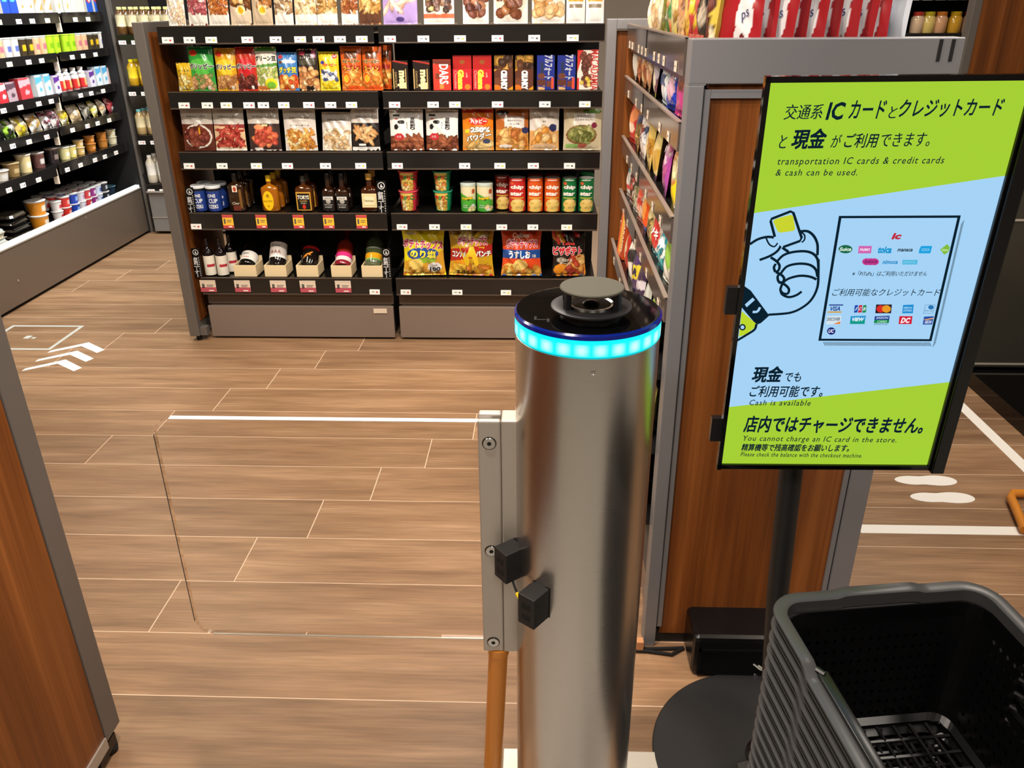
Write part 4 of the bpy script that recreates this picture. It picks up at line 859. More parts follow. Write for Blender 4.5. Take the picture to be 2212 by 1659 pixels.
for i, (a, b) in enumerate(((1068, 1108), (1113, 1152))):
    sd = ('left', 'right')[i]
    choc(a, b, 120, 193, [('bg', '#8a6420'), ('b', -.9, .5, .9, 1, ['#3a2010', '#b88a30', '#5c3418'], 16, .5, .1)], (), sd+' brown and gold chocolate box standing behind its twin', dy=.04)  # rear copy in darkened colours, shade painted into the box
    choc(a, b, 149, 193, [('bg', '#e09020'), ('d', -.5, .2, .9, 1.6, '#5a3020'), ('e', -.7, .35, .45, .25, '#6c3c28'), ('e', -.8, .05, .5, .2, '#e86c18')], [('CRUNKY', .05, .48, .34, '#f4f0ec', dict(rot=-90, bold=.08, w=1.0, outline='#4a2c20'))], sd+' of two orange and brown chocolate boxes with white lettering')
for i, (a, b) in enumerate(((1160, 1198), (1204, 1243))):
    sd = ('left', 'right')[i]
    choc(a, b, 119, 193, [('bg', '#1c2c88'), ('r', -.6, .45, -.3, .8, '#283048'), ('e', -.5, .40, .42, .09, '#6a3c2c'), ('r', -.95, .06, .02, .30, '#5c3024'), ('r', .1, .05, .6, .26, '#6a3828'), ('r', -.85, .0, -.1, .12, '#d8a870'), ('d', .1, .02, .14, .05, '#1c2c88'), ('r', .65, .02, .9, .36, '#d84c30')], [('アルフォート', .3, .66, .24, '#e8ecf8', dict(rot=-90, bold=.05, w=1.25))], sd+' of two navy blue biscuit boxes')
choc(1247, 1291, 108, 193, [('bg', '#e8dcd0'), ('d', .42, 2.4, 2, 3, '#d03028'), ('r', -1, 0, -.82, .3, '#d03028'), ('b', -.55, .05, .25, .92, ['#5c2c20', '#7a4030', '#6a3424'], 26, .26, .07), ('b', -.7, .05, .2, .4, ['#d8b848', '#e0c860'], 4, .2, .05)], [('MACADAMIA', .68, .5, .22, '#c03028', dict(rot=-90, w=1.85, bold=.01))], 'white and red macadamia chocolate box at the right end')
# ---- third row left: grey pouches of savoury snacks
GB = '#cfc8c0'
def deli(x0, x1, yt, ops, lab, bg=GB, extra=(), h0=.62, **k):
    tx = [('珍味のおつまみ', 0, .80, .045, '#4a4642', dict(w=.62)), ('おいしさそのまま', 0, .73, .025, '#6a6662', dict(w=.4))]+list(extra)
    return snack(2, x0, x1, yt, 328, [('bg', bg)]+ops, tx, lab+' on the third shelf', name='snack_pouch', cat='snack pouch', t=.022, waist=.02, **dict(dict(crink=1.4), **k))
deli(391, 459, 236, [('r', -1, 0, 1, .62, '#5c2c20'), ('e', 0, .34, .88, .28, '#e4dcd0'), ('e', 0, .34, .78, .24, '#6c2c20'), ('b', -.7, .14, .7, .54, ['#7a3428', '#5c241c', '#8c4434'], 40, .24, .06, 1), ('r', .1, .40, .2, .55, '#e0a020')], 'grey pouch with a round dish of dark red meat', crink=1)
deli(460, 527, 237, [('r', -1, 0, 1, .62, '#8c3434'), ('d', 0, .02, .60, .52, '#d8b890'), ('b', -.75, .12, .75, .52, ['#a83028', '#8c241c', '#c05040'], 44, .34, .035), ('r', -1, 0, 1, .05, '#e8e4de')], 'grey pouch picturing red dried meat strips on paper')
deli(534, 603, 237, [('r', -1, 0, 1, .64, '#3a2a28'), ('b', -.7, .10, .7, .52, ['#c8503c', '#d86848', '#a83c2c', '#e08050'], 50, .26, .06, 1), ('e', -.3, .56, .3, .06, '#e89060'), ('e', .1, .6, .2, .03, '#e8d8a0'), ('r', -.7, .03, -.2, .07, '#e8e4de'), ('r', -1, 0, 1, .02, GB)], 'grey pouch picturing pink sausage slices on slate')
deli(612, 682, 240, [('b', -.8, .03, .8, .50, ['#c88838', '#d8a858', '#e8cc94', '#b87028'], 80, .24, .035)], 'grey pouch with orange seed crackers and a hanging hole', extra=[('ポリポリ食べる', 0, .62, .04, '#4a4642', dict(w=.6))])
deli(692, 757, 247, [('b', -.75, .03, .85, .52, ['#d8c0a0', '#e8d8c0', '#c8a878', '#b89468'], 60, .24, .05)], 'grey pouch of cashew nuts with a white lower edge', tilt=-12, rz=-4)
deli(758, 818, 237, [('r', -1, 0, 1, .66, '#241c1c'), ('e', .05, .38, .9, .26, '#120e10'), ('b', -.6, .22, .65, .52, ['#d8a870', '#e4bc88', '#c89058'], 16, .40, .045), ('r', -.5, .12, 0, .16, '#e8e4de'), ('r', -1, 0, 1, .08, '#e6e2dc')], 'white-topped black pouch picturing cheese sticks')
tag(obj('hanging_wrapper', MB().prism([(-.018, 0), (.02, .012), (.024, .05), (.005, .075), (-.02, .055)], -.012, .012, 'y'), 'black_plastic', None, (at(835, 300, 'y', YP)[0], YP+.06, DECK[2]+.02)), 'crumpled black wrapper between the two halves of the third shelf', 'wrapper')
# ---- third row right
def right3(x0, x1, yt, ops, tx, lab, **k): return snack(2, x0, x1, yt, 328, ops, tx, lab+' on the third shelf', name='snack_pouch', cat='snack pouch', t=.034, **dict(dict(waist=.03), **k))
for i, (a, b) in enumerate(((841, 914), (917, 990))):
    right3(a, b, 241, [('bg', '#e9e6e2'), ('r', -1, .93, 1, 1, '#c8c4be'), ('r', -.8, .84, -.35, .88, '#2a2624'), ('e', -.6, .76, .12, .03, '#c83038'), ('d', .66, .56, .78, .70, '#e9e6e2'), ('e', -.3, .70, .22, .05, '#1c1a1a'), ('e', -.62, .58, .14, .07, '#1c1a1a'), ('r', -1, 0, 1, .32, '#5c3424'), ('b', -.85, .02, .85, .32, ['#8c4c30', '#6a3420', '#a05c3c'], 46, .3, .05), ('e', -.45, .34, .3, .09, '#c03038')],
           [('豆乾割り', .38, .66, .30, '#201c1c', dict(vertical=True, w=.13, bold=.04)), ('素材の味', .05, .62, .16, '#4a4646', dict(vertical=True)), ('大豆', -.45, .34, .06, '#f0e8e4', {})], ('left' if i == 0 else 'right')+' of two white pouches with brushed black lettering', rz=(0, -9)[i])
right3(998, 1066, 239, [('bg', '#e87c18'), ('r', -1, .9, 1, 1, '#d8401c'), ('r', -1, .05, 1, .52, '#c88a3c'), ('e', .05, .70, .62, .10, '#d83020'), ('b', -.8, .04, .8, .18, ['#e0c080', '#d0a860'], 6, .5, .08), ('e', .55, .22, .25, .06, '#3c4a68'), ('r', -.85, .42, -.6, .5, '#e8d020')],
       [('ハッピー', .05, .70, .10, '#f8f0e8', dict(w=.5, bold=.05)), ('250%', .15, .50, .13, '#f4f0ea', dict(w=.62, bold=.07, outline='#302a24')), ('パウダー', .05, .33, .14, '#f4f0ea', dict(w=.78, bold=.05, outline='#302a24', rot=10))], 'bright orange rice cracker bag with big outlined lettering')
right3(1070, 1142, 239, [('bg', '#b0642c'), ('r', -.45, .52, .75, .80, '#dcd8d2'), ('r', -1, 0, 1, .5, '#c88838'), ('b', -.9, .04, .9, .46, ['#d8984c', '#c07828', '#e4b470', '#b86c30'], 30, .34, .07), ('e', -.4, .1, .4, .04, '#e8e0d8'), ('e', .82, .48, .22, .08, '#2c3058'), ('e', -.6, .9, .4, .06, '#3c2418')], [('薄焼きせんべい', .15, .72, .045, '#4a4642', dict(w=.45)), ('うに味', .15, .64, .045, '#4a4642', dict(w=.3))], 'brown rice cracker bag with a grey label square')
right3(1143, 1208, 235, [('bg', '#dcd4ca'), ('r', -1, 0, 1, .45, '#d8a060'), ('b', -.8, .12, .75, .50, ['#e0a858', '#d08c38', '#ecc488'], 26, .34, .07, 1), ('e', .0, .08, .9, .08, '#d8b48c'), ('e', .6, .52, .26, .09, '#2c3058')], [('こだわりの揚げ餅', 0, .76, .05, '#4a4642', dict(w=.66)), ('塩味', 0, .67, .04, '#4a4642', {})], 'white bag picturing golden fried rice cakes')
right3(1217, 1300, 236, [('bg', '#cbbd9c'), ('e', .5, .9, .5, .06, '#6a9040'), ('r', -.45, .60, .65, .86, '#e4ded2'), ('e', -.05, .36, .82, .23, '#7a4c28'), ('e', -.05, .37, .74, .20, '#8a8c48'), ('b', -.65, .22, .55, .54, ['#9ca05c', '#7c8040', '#b0b070', '#666c34'], 44, .24, .05, 1), ('e', .62, .58, .15, .07, '#7a2840'), ('r', -.9, .05, -.2, .15, '#88b060'), ('e', .0, .1, .25, .05, '#b05848')], [('えだまめせんべい', .1, .72, .05, '#4a4642', dict(w=.5)), ('ほんのり', .0, .80, .04, '#4a4642', dict(w=.3))], 'pale green bag picturing a bowl of bean crackers')

# ---- fourth row left: bottles and jars
def bottle_mesh(prof, cols, power=2, sx=1, sy=1, m='glassy', n=28):
    return MB().lathe(prof, n, sx=sx, sy=sy, cols=cols, power=power).mesh('bottle', True, [M[m]])
def bottle(row, px, yt, yb, kind, lab, dy=0, extra=None, cat='bottle', name='liquor_bottle'):
    X, _, h = spot_px(px-10, px+10, yt, yb, YP)
    b = put(name, kind['me'](h), None, (X, YP+dy+.02, DECK[row]+.001)); tag(b, lab, cat)
    if kind.get('cap'):
        put('cap', kind['cap'](h), b)
    if kind.get('label'): put('label', kind['label'](h), b)
    return b
def flask(w, body, capc, lay, txt=(), power=3.2, sy=.5, capw=.30, sh=.62):
    """flat flask of width w: glass body, screw cap and printed front label"""
    def me(h): r = w/2; return bottle_mesh([(r*.9, 0), (r, .004), (r, h*sh*.95), (r*.93, h*sh), (r*.62, h*(sh+.05)), (r*capw*.88, h*(sh+.085)), (r*capw*.85, h*.86)], [body]*7, power, 1, sy)
    def cap(h): r = w/2*capw; return MB().lathe([(r, h*.83), (r*1.04, h*.84), (r*1.04, h*.985), (r*.9, h)], 20, col=capc).mesh('cap', True, [M['print']])
    def label(h):
        mb = MB(); y = lambda X, Z: np.full_like(X, -w/2*sy-.0006)
        for qi, q in enumerate(lay):
            if q[0] == 'r': mb.box(q[1]*w/2, q[3]*w/2, -w/2*sy-.0004-.0004*qi, -w/2*sy+.002, q[2]*h*sh, q[4]*h*sh, q[5])
            else: mb.prism([(q[1]*w/2+q[3]*w/2*math.cos(a*.2618), q[2]*h*sh+q[4]*h*sh*math.sin(a*.2618)) for a in range(24)], -w/2*sy-.0004-.0004*qi, -w/2*sy+.002, 'y', q[5])
        for q in txt: place_text(mb, q[0], q[1]*w/2, q[2]*h*sh, q[3]*h*sh, q[4], y, off=.0022, **(q[5] if len(q) > 5 else {}))
        return mb.mesh('label', False, [M['print']])
    return dict(me=me, cap=cap, label=label)
K1 = flask(.076, '#2c1a0c', '#2a2622', [('r', -.3, .75, .3, 1.0, '#e8d8c8'), ('e', 0, .86, .18, .09, '#b84830'), ('r', .45, .1, .75, .85, '#7a5428'), ('r', -.4, .02, .5, .22, '#6a3024')], [('Clear', 0, .32, .10, '#e8d8c8', dict(w=.034, shear=.2))], sh=.68)
K2 = flask(.080, '#9c5a0c', '#e8c020', [('e', -.15, .45, .62, .42, '#f0c018')], [('角', -.15, .68, .14, '#5a3c08', {}), ('Suntory Whisky', -.15, .45, .09, '#5a3c08', dict(w=.044)), ('w', -.15, .24, .06, '#5a3c08', {})], sh=.66)
K3 = flask(.080, '#4a2408', '#3a3430', [('r', -.85, .04, .85, .84, '#c89838'), ('r', -.72, .08, .72, .78, '#141210'), ('e', 0, .2, .2, .10, '#c83020')], [('TORYS', 0, .62, .18, '#f0e8d8', dict(w=.054, bold=.03)), ('CLASSIC', 0, .46, .07, '#d8b060', dict(w=.036)), ('WHISKY', 0, .36, .06, '#d0c8b8', dict(w=.028))], sh=.66)
K4 = flask(.058, '#2a1408', '#161414', [('r', -.9, .06, .9, .80, '#1a1a1c'), ('r', -.78, .56, .78, .72, '#d8d4cc'), ('e', 0, .48, .4, .10, '#b8b4ac')], [('JACK', 0, .64, .09, '#1a1a1c', dict(w=.036)), ('No.7', 0, .48, .07, '#1a1a1c', {}), ('Tennessee', 0, .34, .07, '#d8d4cc', dict(w=.038)), ('WHISKEY', 0, .22, .07, '#d8d4cc', dict(w=.034))], power=3.6, sy=.8, capw=.45, sh=.55)
K5 = flask(.080, '#3c1a0a', '#c89c48', [('r', -.85, .18, .85, .82, '#e8d8a8'), ('r', -.7, .26, .7, .74, '#d8c48c'), ('r', -.62, .30, .62, .70, '#efe2b8')], [('Hennessy', 0, .5, .12, '#6a5430', dict(w=.042))], sh=.58, capw=.36)
BK = dict(K1)
for n_, (px, yt, kd, lab, rows) in enumerate(((508, 381, K1, 'dark whisky flask with a pale crest', 3), (581, 386, K2, 'amber whisky flask with a yellow cap and oval label', 3), (655, 387, K3, 'amber whisky flask with a gold-edged black label', 2), (708, 380, K4, 'left of two square whisky bottles with black labels', 2), (738, 381, K4, 'right of two square whisky bottles with black labels', 2), (797, 381, K5, 'brandy bottle with a gold cap and cream label', 2))):
    for r_ in range(rows):
        l = lab+', front of its line' if r_ == 0 else '%s %s' % (('bottle right behind the', 'bottle two places behind the')[r_-1], lab.replace('left of two', 'left').replace('right of two', 'right'))
        bottle(3, px, yt, 462, kd, l, dy=.075*r_)
OPS_CUP = [('bg', '#24408c'), ('r', -3, .9, 3, 1, '#e8ecf0'), ('r', -3, .8, 3, .9, '#202428')]
for i, (a, b) in enumerate(((413, 443), (444, 476))):
    X, w_, h_ = spot_px(a, b, 404, 459); r = w_/2
    for k_ in range(2):
        lab = ('left', 'right')[i]+' blue glass sake cup with a white lid, '+('front line' if k_ == 0 else 'second line')
        product('sake_cup', can_mesh('sake_cup', [(r*.86, 0), (r*.92, .004), (r*.95, h_*.8), (r*.9, h_*.86), (r*1.02, h_*.87), (r*1.02, h_*.97), (r*.96, h_)], OPS_CUP, [('ONE', 0, .62, .13, '#f0f4f8', dict(w=.5, bold=.02)), ('CUP', .1, .42, .17, '#f0f4f8', dict(w=.55, bold=.02)), ('OZEKI', 0, .2, .15, '#f0f4f8', dict(w=.6, bold=.02))], i, lid='#e8ecf0', m='glassy'), lab, 'sake cup', (X+.004*k_, YP+.02+.066*k_, DECK[3]+.001))
def corner_sign(row, x0, x1, yt, yb, lab):
    X, w_, h_ = spot_px(x0, x1, yt, yb, YS+.012); t = thing('corner_sign', lab, 'sign', (X, YS+.016, DECK[row]-.004), (R(-4), 0, 0))
    obj('plate', MB().box(-w_/2, w_/2, -.0015, .0015, 0, h_), 'black_plastic', t)
    mb = MB(); yf = lambda X_, Z: np.full_like(X_, -.0016); r = w_*.36; zc = h_-w_*.5
    mb.lathe([(r, 0), (r, .0006), (r*.82, .0006), (r*.82, 0)], 24)
    mb2 = MB(); ring = [(r*math.cos(a*.2618), zc+r*math.sin(a*.2618)) for a in range(24)]; rin = [(r*.8*math.cos(a*.2618), zc+r*.8*math.sin(a*.2618)) for a in range(24)]
    mb2.add([(x, -.0018, z) for x, z in ring+rin], [(i, (i+1) % 24, 24+(i+1) % 24, 24+i) for i in range(24)], '#d8d8d8')
    mb2.add([(x*w_, -.0018, zc+z*w_) for x, z in ((-.02, .18), (.02, .18), (.04, -.02), (.18, -.1), (.1, -.18), (-.12, -.16), (-.1, -.05))], [tuple(range(7))[::-1]], '#d8d8d8')
    place_text(mb2, 'お酒コーナー', -w_*.12, (h_-w_)*.5, (h_-w_)*.92, '#f0f0f0', yf, vertical=True, bold=.05, w=w_*.5)
    for q in range(9): mb2.add([(w_*.25, -.0018, h_*.06+q*h_*.075), (w_*.33, -.0018, h_*.06+q*h_*.075), (w_*.33, -.0018, h_*.10+q*h_*.075), (w_*.25, -.0018, h_*.10+q*h_*.075)], [(0, 1, 2, 3)], '#c8c8c8')
    obj('lettering', mb2, 'ink', t)
corner_sign(3, 402, 420, 407, 462, 'black liquor corner sign at the left end of the fourth shelf')
corner_sign(3, 814, 835, 394, 464, 'black liquor corner sign at the right end of the whisky shelf')
corner_sign(4, 415, 432, 534, 596, 'black liquor corner sign left of the small wine bottles')
corner_sign(4, 826, 844, 538, 602, 'black liquor corner sign right of the wooden wine boxes')
# ---- fourth row right: cups, cans
CR_ = ['#e8c050', '#d83c30', '#3c9848', '#f0e0a0']
def cup4(x0, x1, yt, yb, rim_c, bgc, z, lab, topl='#2a1c18', dy=0):
    X, w_, h_ = spot_px(x0, x1, yt, yb); r = w_/2
    product('snack_cup', can_mesh('snack_cup', [(r*.72, 0), (r*.93, h_*.93), (r*1.0, h_*.94), (r*1.0, h_*.985), (r*.95, h_)], [('bg', bgc), ('r', -.78, .04, .62, .93, '#e0c060'), ('b', -.7, .08, .5, .45, ['#e8c860', '#d8843c', '#f0dca0', '#c8a040'], 22, .26, .09), ('r', -3, .92, 3, 1, rim_c)], [(c, -.56+.36*i, .68, .20, cc, dict(bold=.06)) for i, (c, cc) in enumerate(zip('じゃがりこ'[1:], ('#d04028', '#3c9040', '#d04028', '#3c9040')))]+[('サラダ', 0, .42, .11, '#3c6a38', dict(w=.3))], int(x0), lid=topl), lab, 'snack cup', (X, YP+r+dy, z))
h1 = spot_px(857, 902, 418, 461)[2]
cup4(859, 901, 418, 461, '#e05060', '#c83040', DECK[3], 'lower red potato stick cup of its stack of two'); cup4(857, 902, 375, 418, '#e05060', '#c83040', DECK[3]+h1, 'upper red potato stick cup of its stack of two')
cup4(934, 976, 418, 461, '#28a080', '#1c8858', DECK[3], 'lower green potato stick cup of its stack of two'); cup4(932, 974, 375, 418, '#28a080', '#1c8858', DECK[3]+h1, 'upper green potato stick cup of its stack of two')
for k_ in range(2): cup4(859+k_*74, 901+k_*74, 418, 461, ('#8c3038', '#1c6850')[k_], ('#8c2430', '#145c40')[k_], DECK[3], ('red', 'green')[k_]+' potato stick cup behind its stack of two on the fourth shelf', dy=.085)  # rear cups in darkened colours that carry the shelf shade
for i, (a, b) in enumerate(((994, 1027), (1029, 1064))):
    X, w_, h_ = spot_px(a, b, 402, 462); r = w_/2
    product('chip_can', can_mesh('chip_can', [(r, 0), (r, h_*.9), (r*1.03, h_*.905), (r*1.03, h_*.985), (r*.98, h_)], [('bg', '#4ca838'), ('d', .66, .40, 1, 1, '#e4dcb4'), ('r', -3, 0, 3, .25, '#3c9830'), ('e', .55, .12, .45, .09, '#e8e4c0'), ('b', .2, .05, .7, .2, ['#e8f0f4', '#d8c890'], 6, .25, .06), ('e', .7, .72, .2, .09, '#b05028'), ('r', -3, .9, 3, 1, '#c8d8cc')], [('Pringles', -.05, .47, .14, '#f0d020', dict(w=.66, bold=.04, outline='#1c2c18', rot=8)), ('SOUR CREAM', -.35, .22, .05, '#e8f4e0', dict(w=.3)), ('& ONION', -.35, .15, .05, '#e8f4e0', dict(w=.3))], i, lid='#d8e4dc'), ('left' if i == 0 else 'right')+' of two short green chip cans with clear lids', 'chip can', (X, YP+r, DECK[3]))
for i, (a, b, bgc, lab, dy) in enumerate(((1069, 1101, '#8c2420', 'red chip can with shade painted in at the back of the red pair', .05), (1099, 1135, '#c42c28', 'bright red chip can at the front of the red pair', 0), (1139, 1173, '#d4581c', 'left of two orange chip cans', 0), (1176, 1210, '#d4581c', 'right of two orange chip cans', 0), (1214, 1246, '#14703c', 'left of two green chip cans with red dots', 0), (1250, 1283, '#14703c', 'right of two green chip cans with red dots', 0))):  # rear red can is darkened, shelf shade put into its colour
    X, w_, h_ = spot_px(a, b, 393, 464, YP+dy); r = w_/2
    product('chip_can', can_mesh('chip_can', [(r, 0), (r, h_*.9), (r*1.02, h_*.91), (r*1.02, h_*.985), (r*.97, h_)], [('bg', bgc), ('e', -.6, .86, .2, .05, '#e05838'), ('r', -.8, .40, .8, .44, '#d8c848'), ('e', .05, .22, .85, .17, '#e0c068'), ('e', .1, .33, .55, .06, '#e8cc80'), ('d', .24, .28, .245, .29, '#b08838'), ('e', 0, .06, .75, .08, '#d8b860'), ('r', -3, .9, 3, 1, bgc), ('r', -.6, .94, .5, .97, '#e8e4e0')], [('chip', 0, .735, .15, '#f4ece4', dict(w=.78, bold=.05)), ('star', -.05, .55, .12, '#f4ece4', dict(w=.76, bold=.05)), ({'#c': 'うすしお', '#8': 'うすしお', '#d': 'コンソメ', '#1': 'のりしお'}[bgc[:2]], .25, .14, .07, '#38343c', dict(w=.42, rot=8))], i, lid='#d8d0c8'), lab, 'chip can', (X, YP+r+dy, DECK[3]))
for i, px in enumerate((1156, 1193, 1230, 1266)):
    X, w_, h_ = spot_px(px-16, px+16, 393, 464, YP+.08); r = w_/2
    product('chip_can', can_mesh('chip_can', [(r, 0), (r, h_*.985), (r*.97, h_)], [('bg', ('#a84018', '#a84018', '#0c5028', '#0c5028')[i])], (), i), ('left orange', 'right orange', 'left green', 'right green')[i]+' chip can in the second line of the fourth shelf', 'chip can', (X, YP+r+.08, DECK[3]))  # second line uses darkened can colours as painted shade
# ---- fifth row left: small wines, wooden boxes holding bottles
for i, (px, dy) in enumerate(((446, 0), (473, 0), (495, .06))):
    X, w_, h = spot_px(px-13, px+13, 519, 596, YP+dy); r = .0265
    b = put('wine_bottle', bottle_mesh([(r*.9, 0), (r, .003), (r, h*.58), (r*.75, h*.68), (r*.36, h*.76), (r*.34, h*.97), (r*.38, h*.975), (r*.38, h)], ['#120c10']*5+['#2a2024']*3), None, (X, YP+dy+r, DECK[4]+.001))
    tag(b, ('left of two small dark wine bottles with cream labels', 'right of two small dark wine bottles with cream labels', 'small dark wine bottle set back beside the first wooden box')[i], 'wine bottle')
    put('label', can_mesh('label', [(r+.0006, h*.14), (r+.0006, h*.54)], [('bg', '#e6dfd0'), ('r', -.1, .42, .98, .58, '#b02838')], (), 1, m='matte')[0], b)
def crate(x0, x1, lab, blab, cols, lay, ztop, ang=52, label_txt=(), L=.22, rr_=.041):
    X, w_, h_ = spot_px(x0, x1, 571, 597, YS+.02); w_ = max(w_, .075); t = thing('wine_crate', lab, 'wooden box', (X, YS+.075, DECK[4])); hw, d = w_/2, .055; h_ = .056
    obj('front_board', MB().box(-hw, hw, -d, -d+.006, 0, h_, b=.0008), 'pale_wood', t); obj('rear_board', MB().box(-hw, hw, d-.006, d, 0, h_+.02, b=.0008), 'pale_wood', t)
    for s in (-1, 1): obj('side_board', MB().box(min(s*hw, s*(hw-.006)), max(s*hw, s*(hw-.006)), -d+.006, d-.006, 0, h_, b=.0008), 'pale_wood', t)
    obj('bottom_board', MB().box(-hw+.006, hw-.006, -d+.006, d-.006, 0, .005), 'pale_wood', t)
    r = min(rr_, hw-.009); prof = [(r*.5, .003), (r*.92, 0), (r, .006)]; cl = [cols[0]]*3
    for z, c in lay: prof += [(r, z-.0005), (r, z)]; cl += [cl[-1], c]
    prof += [(r, .125), (r*.55, .155), (r*.33, .175), (r*.33, L)]; cl += [cl[-1] if len(cols) < 2 else cols[1]]*4
    me = MB().lathe(prof, 32, cols=cl).mesh('bottle', True, [M['glassy']])
    o = put('wine_bottle', me, None, (X, YS+.052, DECK[4]+.036), (R(-ang), 0, 0)); tag(o, blab, 'wine bottle')
    if label_txt:
        tb = MB(); yf = lambda X_, Z: -np.sqrt(np.maximum(r*r-X_**2, 1e-7))
        for q in label_txt: place_text(tb, q[0], q[1], q[2], q[3], q[4], yf, off=.001, **(q[5] if len(q) > 5 else {}))
        put('lettering', tb.mesh('lettering', False, [M['ink']]), o)
G = '#14100e'
crate(505, 553, 'first pale wooden wine box from the left on the lowest shelf', 'dark bottle with a white label lying in the first wooden box', [G], [(.020, '#ece8e0'), (.075, G)], 0, 60, [('Alpaca', -.005, .055, .014, '#3a3030', dict(w=.03)), ('CHILE', 0, .034, .005, '#d04050', dict(w=.026, bold=.04))])
crate(571, 618, 'second pale wooden wine box from the left on the lowest shelf', 'dark bottle with a tall grey label standing up in the second wooden box', [G], [(.040, '#e8e4e0'), (.052, '#cac2bc'), (.118, G)], 0, 38, [('Bordeaux', 0, .10, .012, '#5a4c48', dict(w=.04)), ('▲▲▲', 0, .07, .018, '#8c5c54', dict(w=.05))])
crate(640, 687, 'third pale wooden wine box from the left on the lowest shelf', 'black bottle with an orange animal emblem in the third wooden box', [G], [(.085, '#a81c20'), (.10, G)], 0, 50)
crate(715, 759, 'fourth pale wooden wine box from the left on the lowest shelf', 'rose bottle with a white and pink label in the fourth wooden box', ['#8c2030', '#7a2418'], [(.022, '#efe6e2'), (.044, '#e03c84'), (.068, '#8c2418')], 0, 52)
crate(781, 826, 'fifth pale wooden wine box from the left on the lowest shelf', 'green glass bottle with an orange and green label in the fifth wooden box', ['#5c6448', '#39402c'], [(.028, '#78b060'), (.036, '#e0a020'), (.064, '#414a30'), (.088, '#8c9488'), (.094, '#39402c')], 0, 40, L=.25)
roo = [o for o in COL.objects if o.get('label', '').startswith('black bottle with an orange animal')][0]
mb = MB(); r = .036
K = [(-.022, .030), (-.018, .044), (-.008, .054), (.004, .058), (.014, .066), (.022, .068), (.018, .060), (.010, .052), (.016, .046), (.006, .046), (-.004, .044), (-.008, .034), (-.012, .044), (-.016, .030)]
r = roo.data.vertices[64].co.xy.length
mb.add([(x, -math.sqrt(r*r-x*x)-.001, z) for x, z in K], [tuple(range(len(K)))[::-1]], '#e88c20'); put('emblem', mb.mesh('emblem', False, [M['ink']]), roo)
# ---- fifth row right: potato chip bags
def chips(x0, x1, yt, ops, tx, lab, rz=0): snack(4, x0, x1, yt, 601, ops, tx, lab+' on the lowest shelf', t=.062, name='chip_bag', cat='chip bag', waist=.10, crink=1.5, rz=rz, tilt=-8)
PT = dict(bold=.05, outline='#f8f0ea', ow=.06)
chips(867, 961, 501, [('bg', '#e8d818'), ('d', -.2, -.2, .30, .52, '#d8a030'), ('e', -.05, .46, .8, .14, '#2c50a0'), ('e', .1, .33, .5, .06, '#90b838'), ('e', -.4, .24, .36, .12, '#f0d470'), ('e', .3, .10, .3, .07, '#e8b048'), ('b', -.9, .0, .95, .10, ['#e0a038', '#c88028', '#f0c860'], 16, .3, .04), ('e', .5, .18, .33, .10, '#e8e8ea'), ('e', -.55, .88, .25, .03, '#f4ecc0')],
      [('ポテトチップス', -.02, .66, .17, '#c82858', dict(w=.9, rot=-4, **PT)), ('のり塩', -.02, .46, .16, '#f0e838', dict(w=.58, bold=.05, outline='#1c3c88', rot=-4)), ('日本産', .5, .22, .035, '#50382c', {}), ('100', .5, .14, .085, '#2c2c30', dict(w=.24, bold=.03))], 'yellow seaweed salt potato chip bag', 3)
chips(966, 1067, 502, [('bg', '#c8a018'), ('d', .86, .6, 1.1, 1.1, '#a87c10'), ('e', -.62, .86, .13, .06, '#c83030'), ('b', -.9, .8, .9, 1, ['#f0e090', '#8c6c10', '#d8b830'], 12, .3, .05), ('d', .30, .45, .56, .68, '#b02820'), ('r', -1, 0, 1, .16, '#d09020'), ('e', -.5, .2, .42, .13, '#e0901c'), ('b', -.9, .0, .9, .2, ['#e0a028', '#c87818', '#f0c040'], 20, .3, .06)],
      [('ポテトチップス', .08, .74, .17, '#c82858', dict(w=.62, **PT)), ('W', .05, .42, .40, '#e8c020', dict(w=.55, bold=.08)), ('コンソメ', -.5, .46, .12, '#f8f4ee', dict(w=.3, bold=.05, outline='#3c1c18')), ('パンチ', .55, .48, .12, '#f8f4ee', dict(w=.3, bold=.05, outline='#3c1c18')), ('スパイス', -.25, .08, .08, '#3c2010', dict(w=.4, bold=.04))], 'gold consomme potato chip bag with a big yellow letter', -4)
chips(1081, 1171, 502, [('bg', '#d8481c'), ('r', -1, .36, 1, .56, '#184c98'), ('d', .31, .31, .37, .37, '#d8481c'), ('r', -1, 0, 1, .1, '#d08c30'), ('e', -.62, .14, .36, .13, '#ecc868'), ('e', -.05, .24, .36, .12, '#f0d078'), ('b', -.95, -.02, .9, .1, ['#e8b048', '#d89030', '#f0cc70'], 14, .35, .06)],
      [('Calbee', -.02, .86, .11, '#e8d0c0', dict(w=.4, bold=.03)), ('ポテトチップス', .03, .69, .17, '#c82858', dict(w=.74, **PT)), ('うすしお', -.08, .46, .15, '#f4f4f4', dict(w=.5, bold=.05)), ('味', .62, .43, .08, '#f4f4f4', {})], 'orange lightly salted potato chip bag with a blue band')
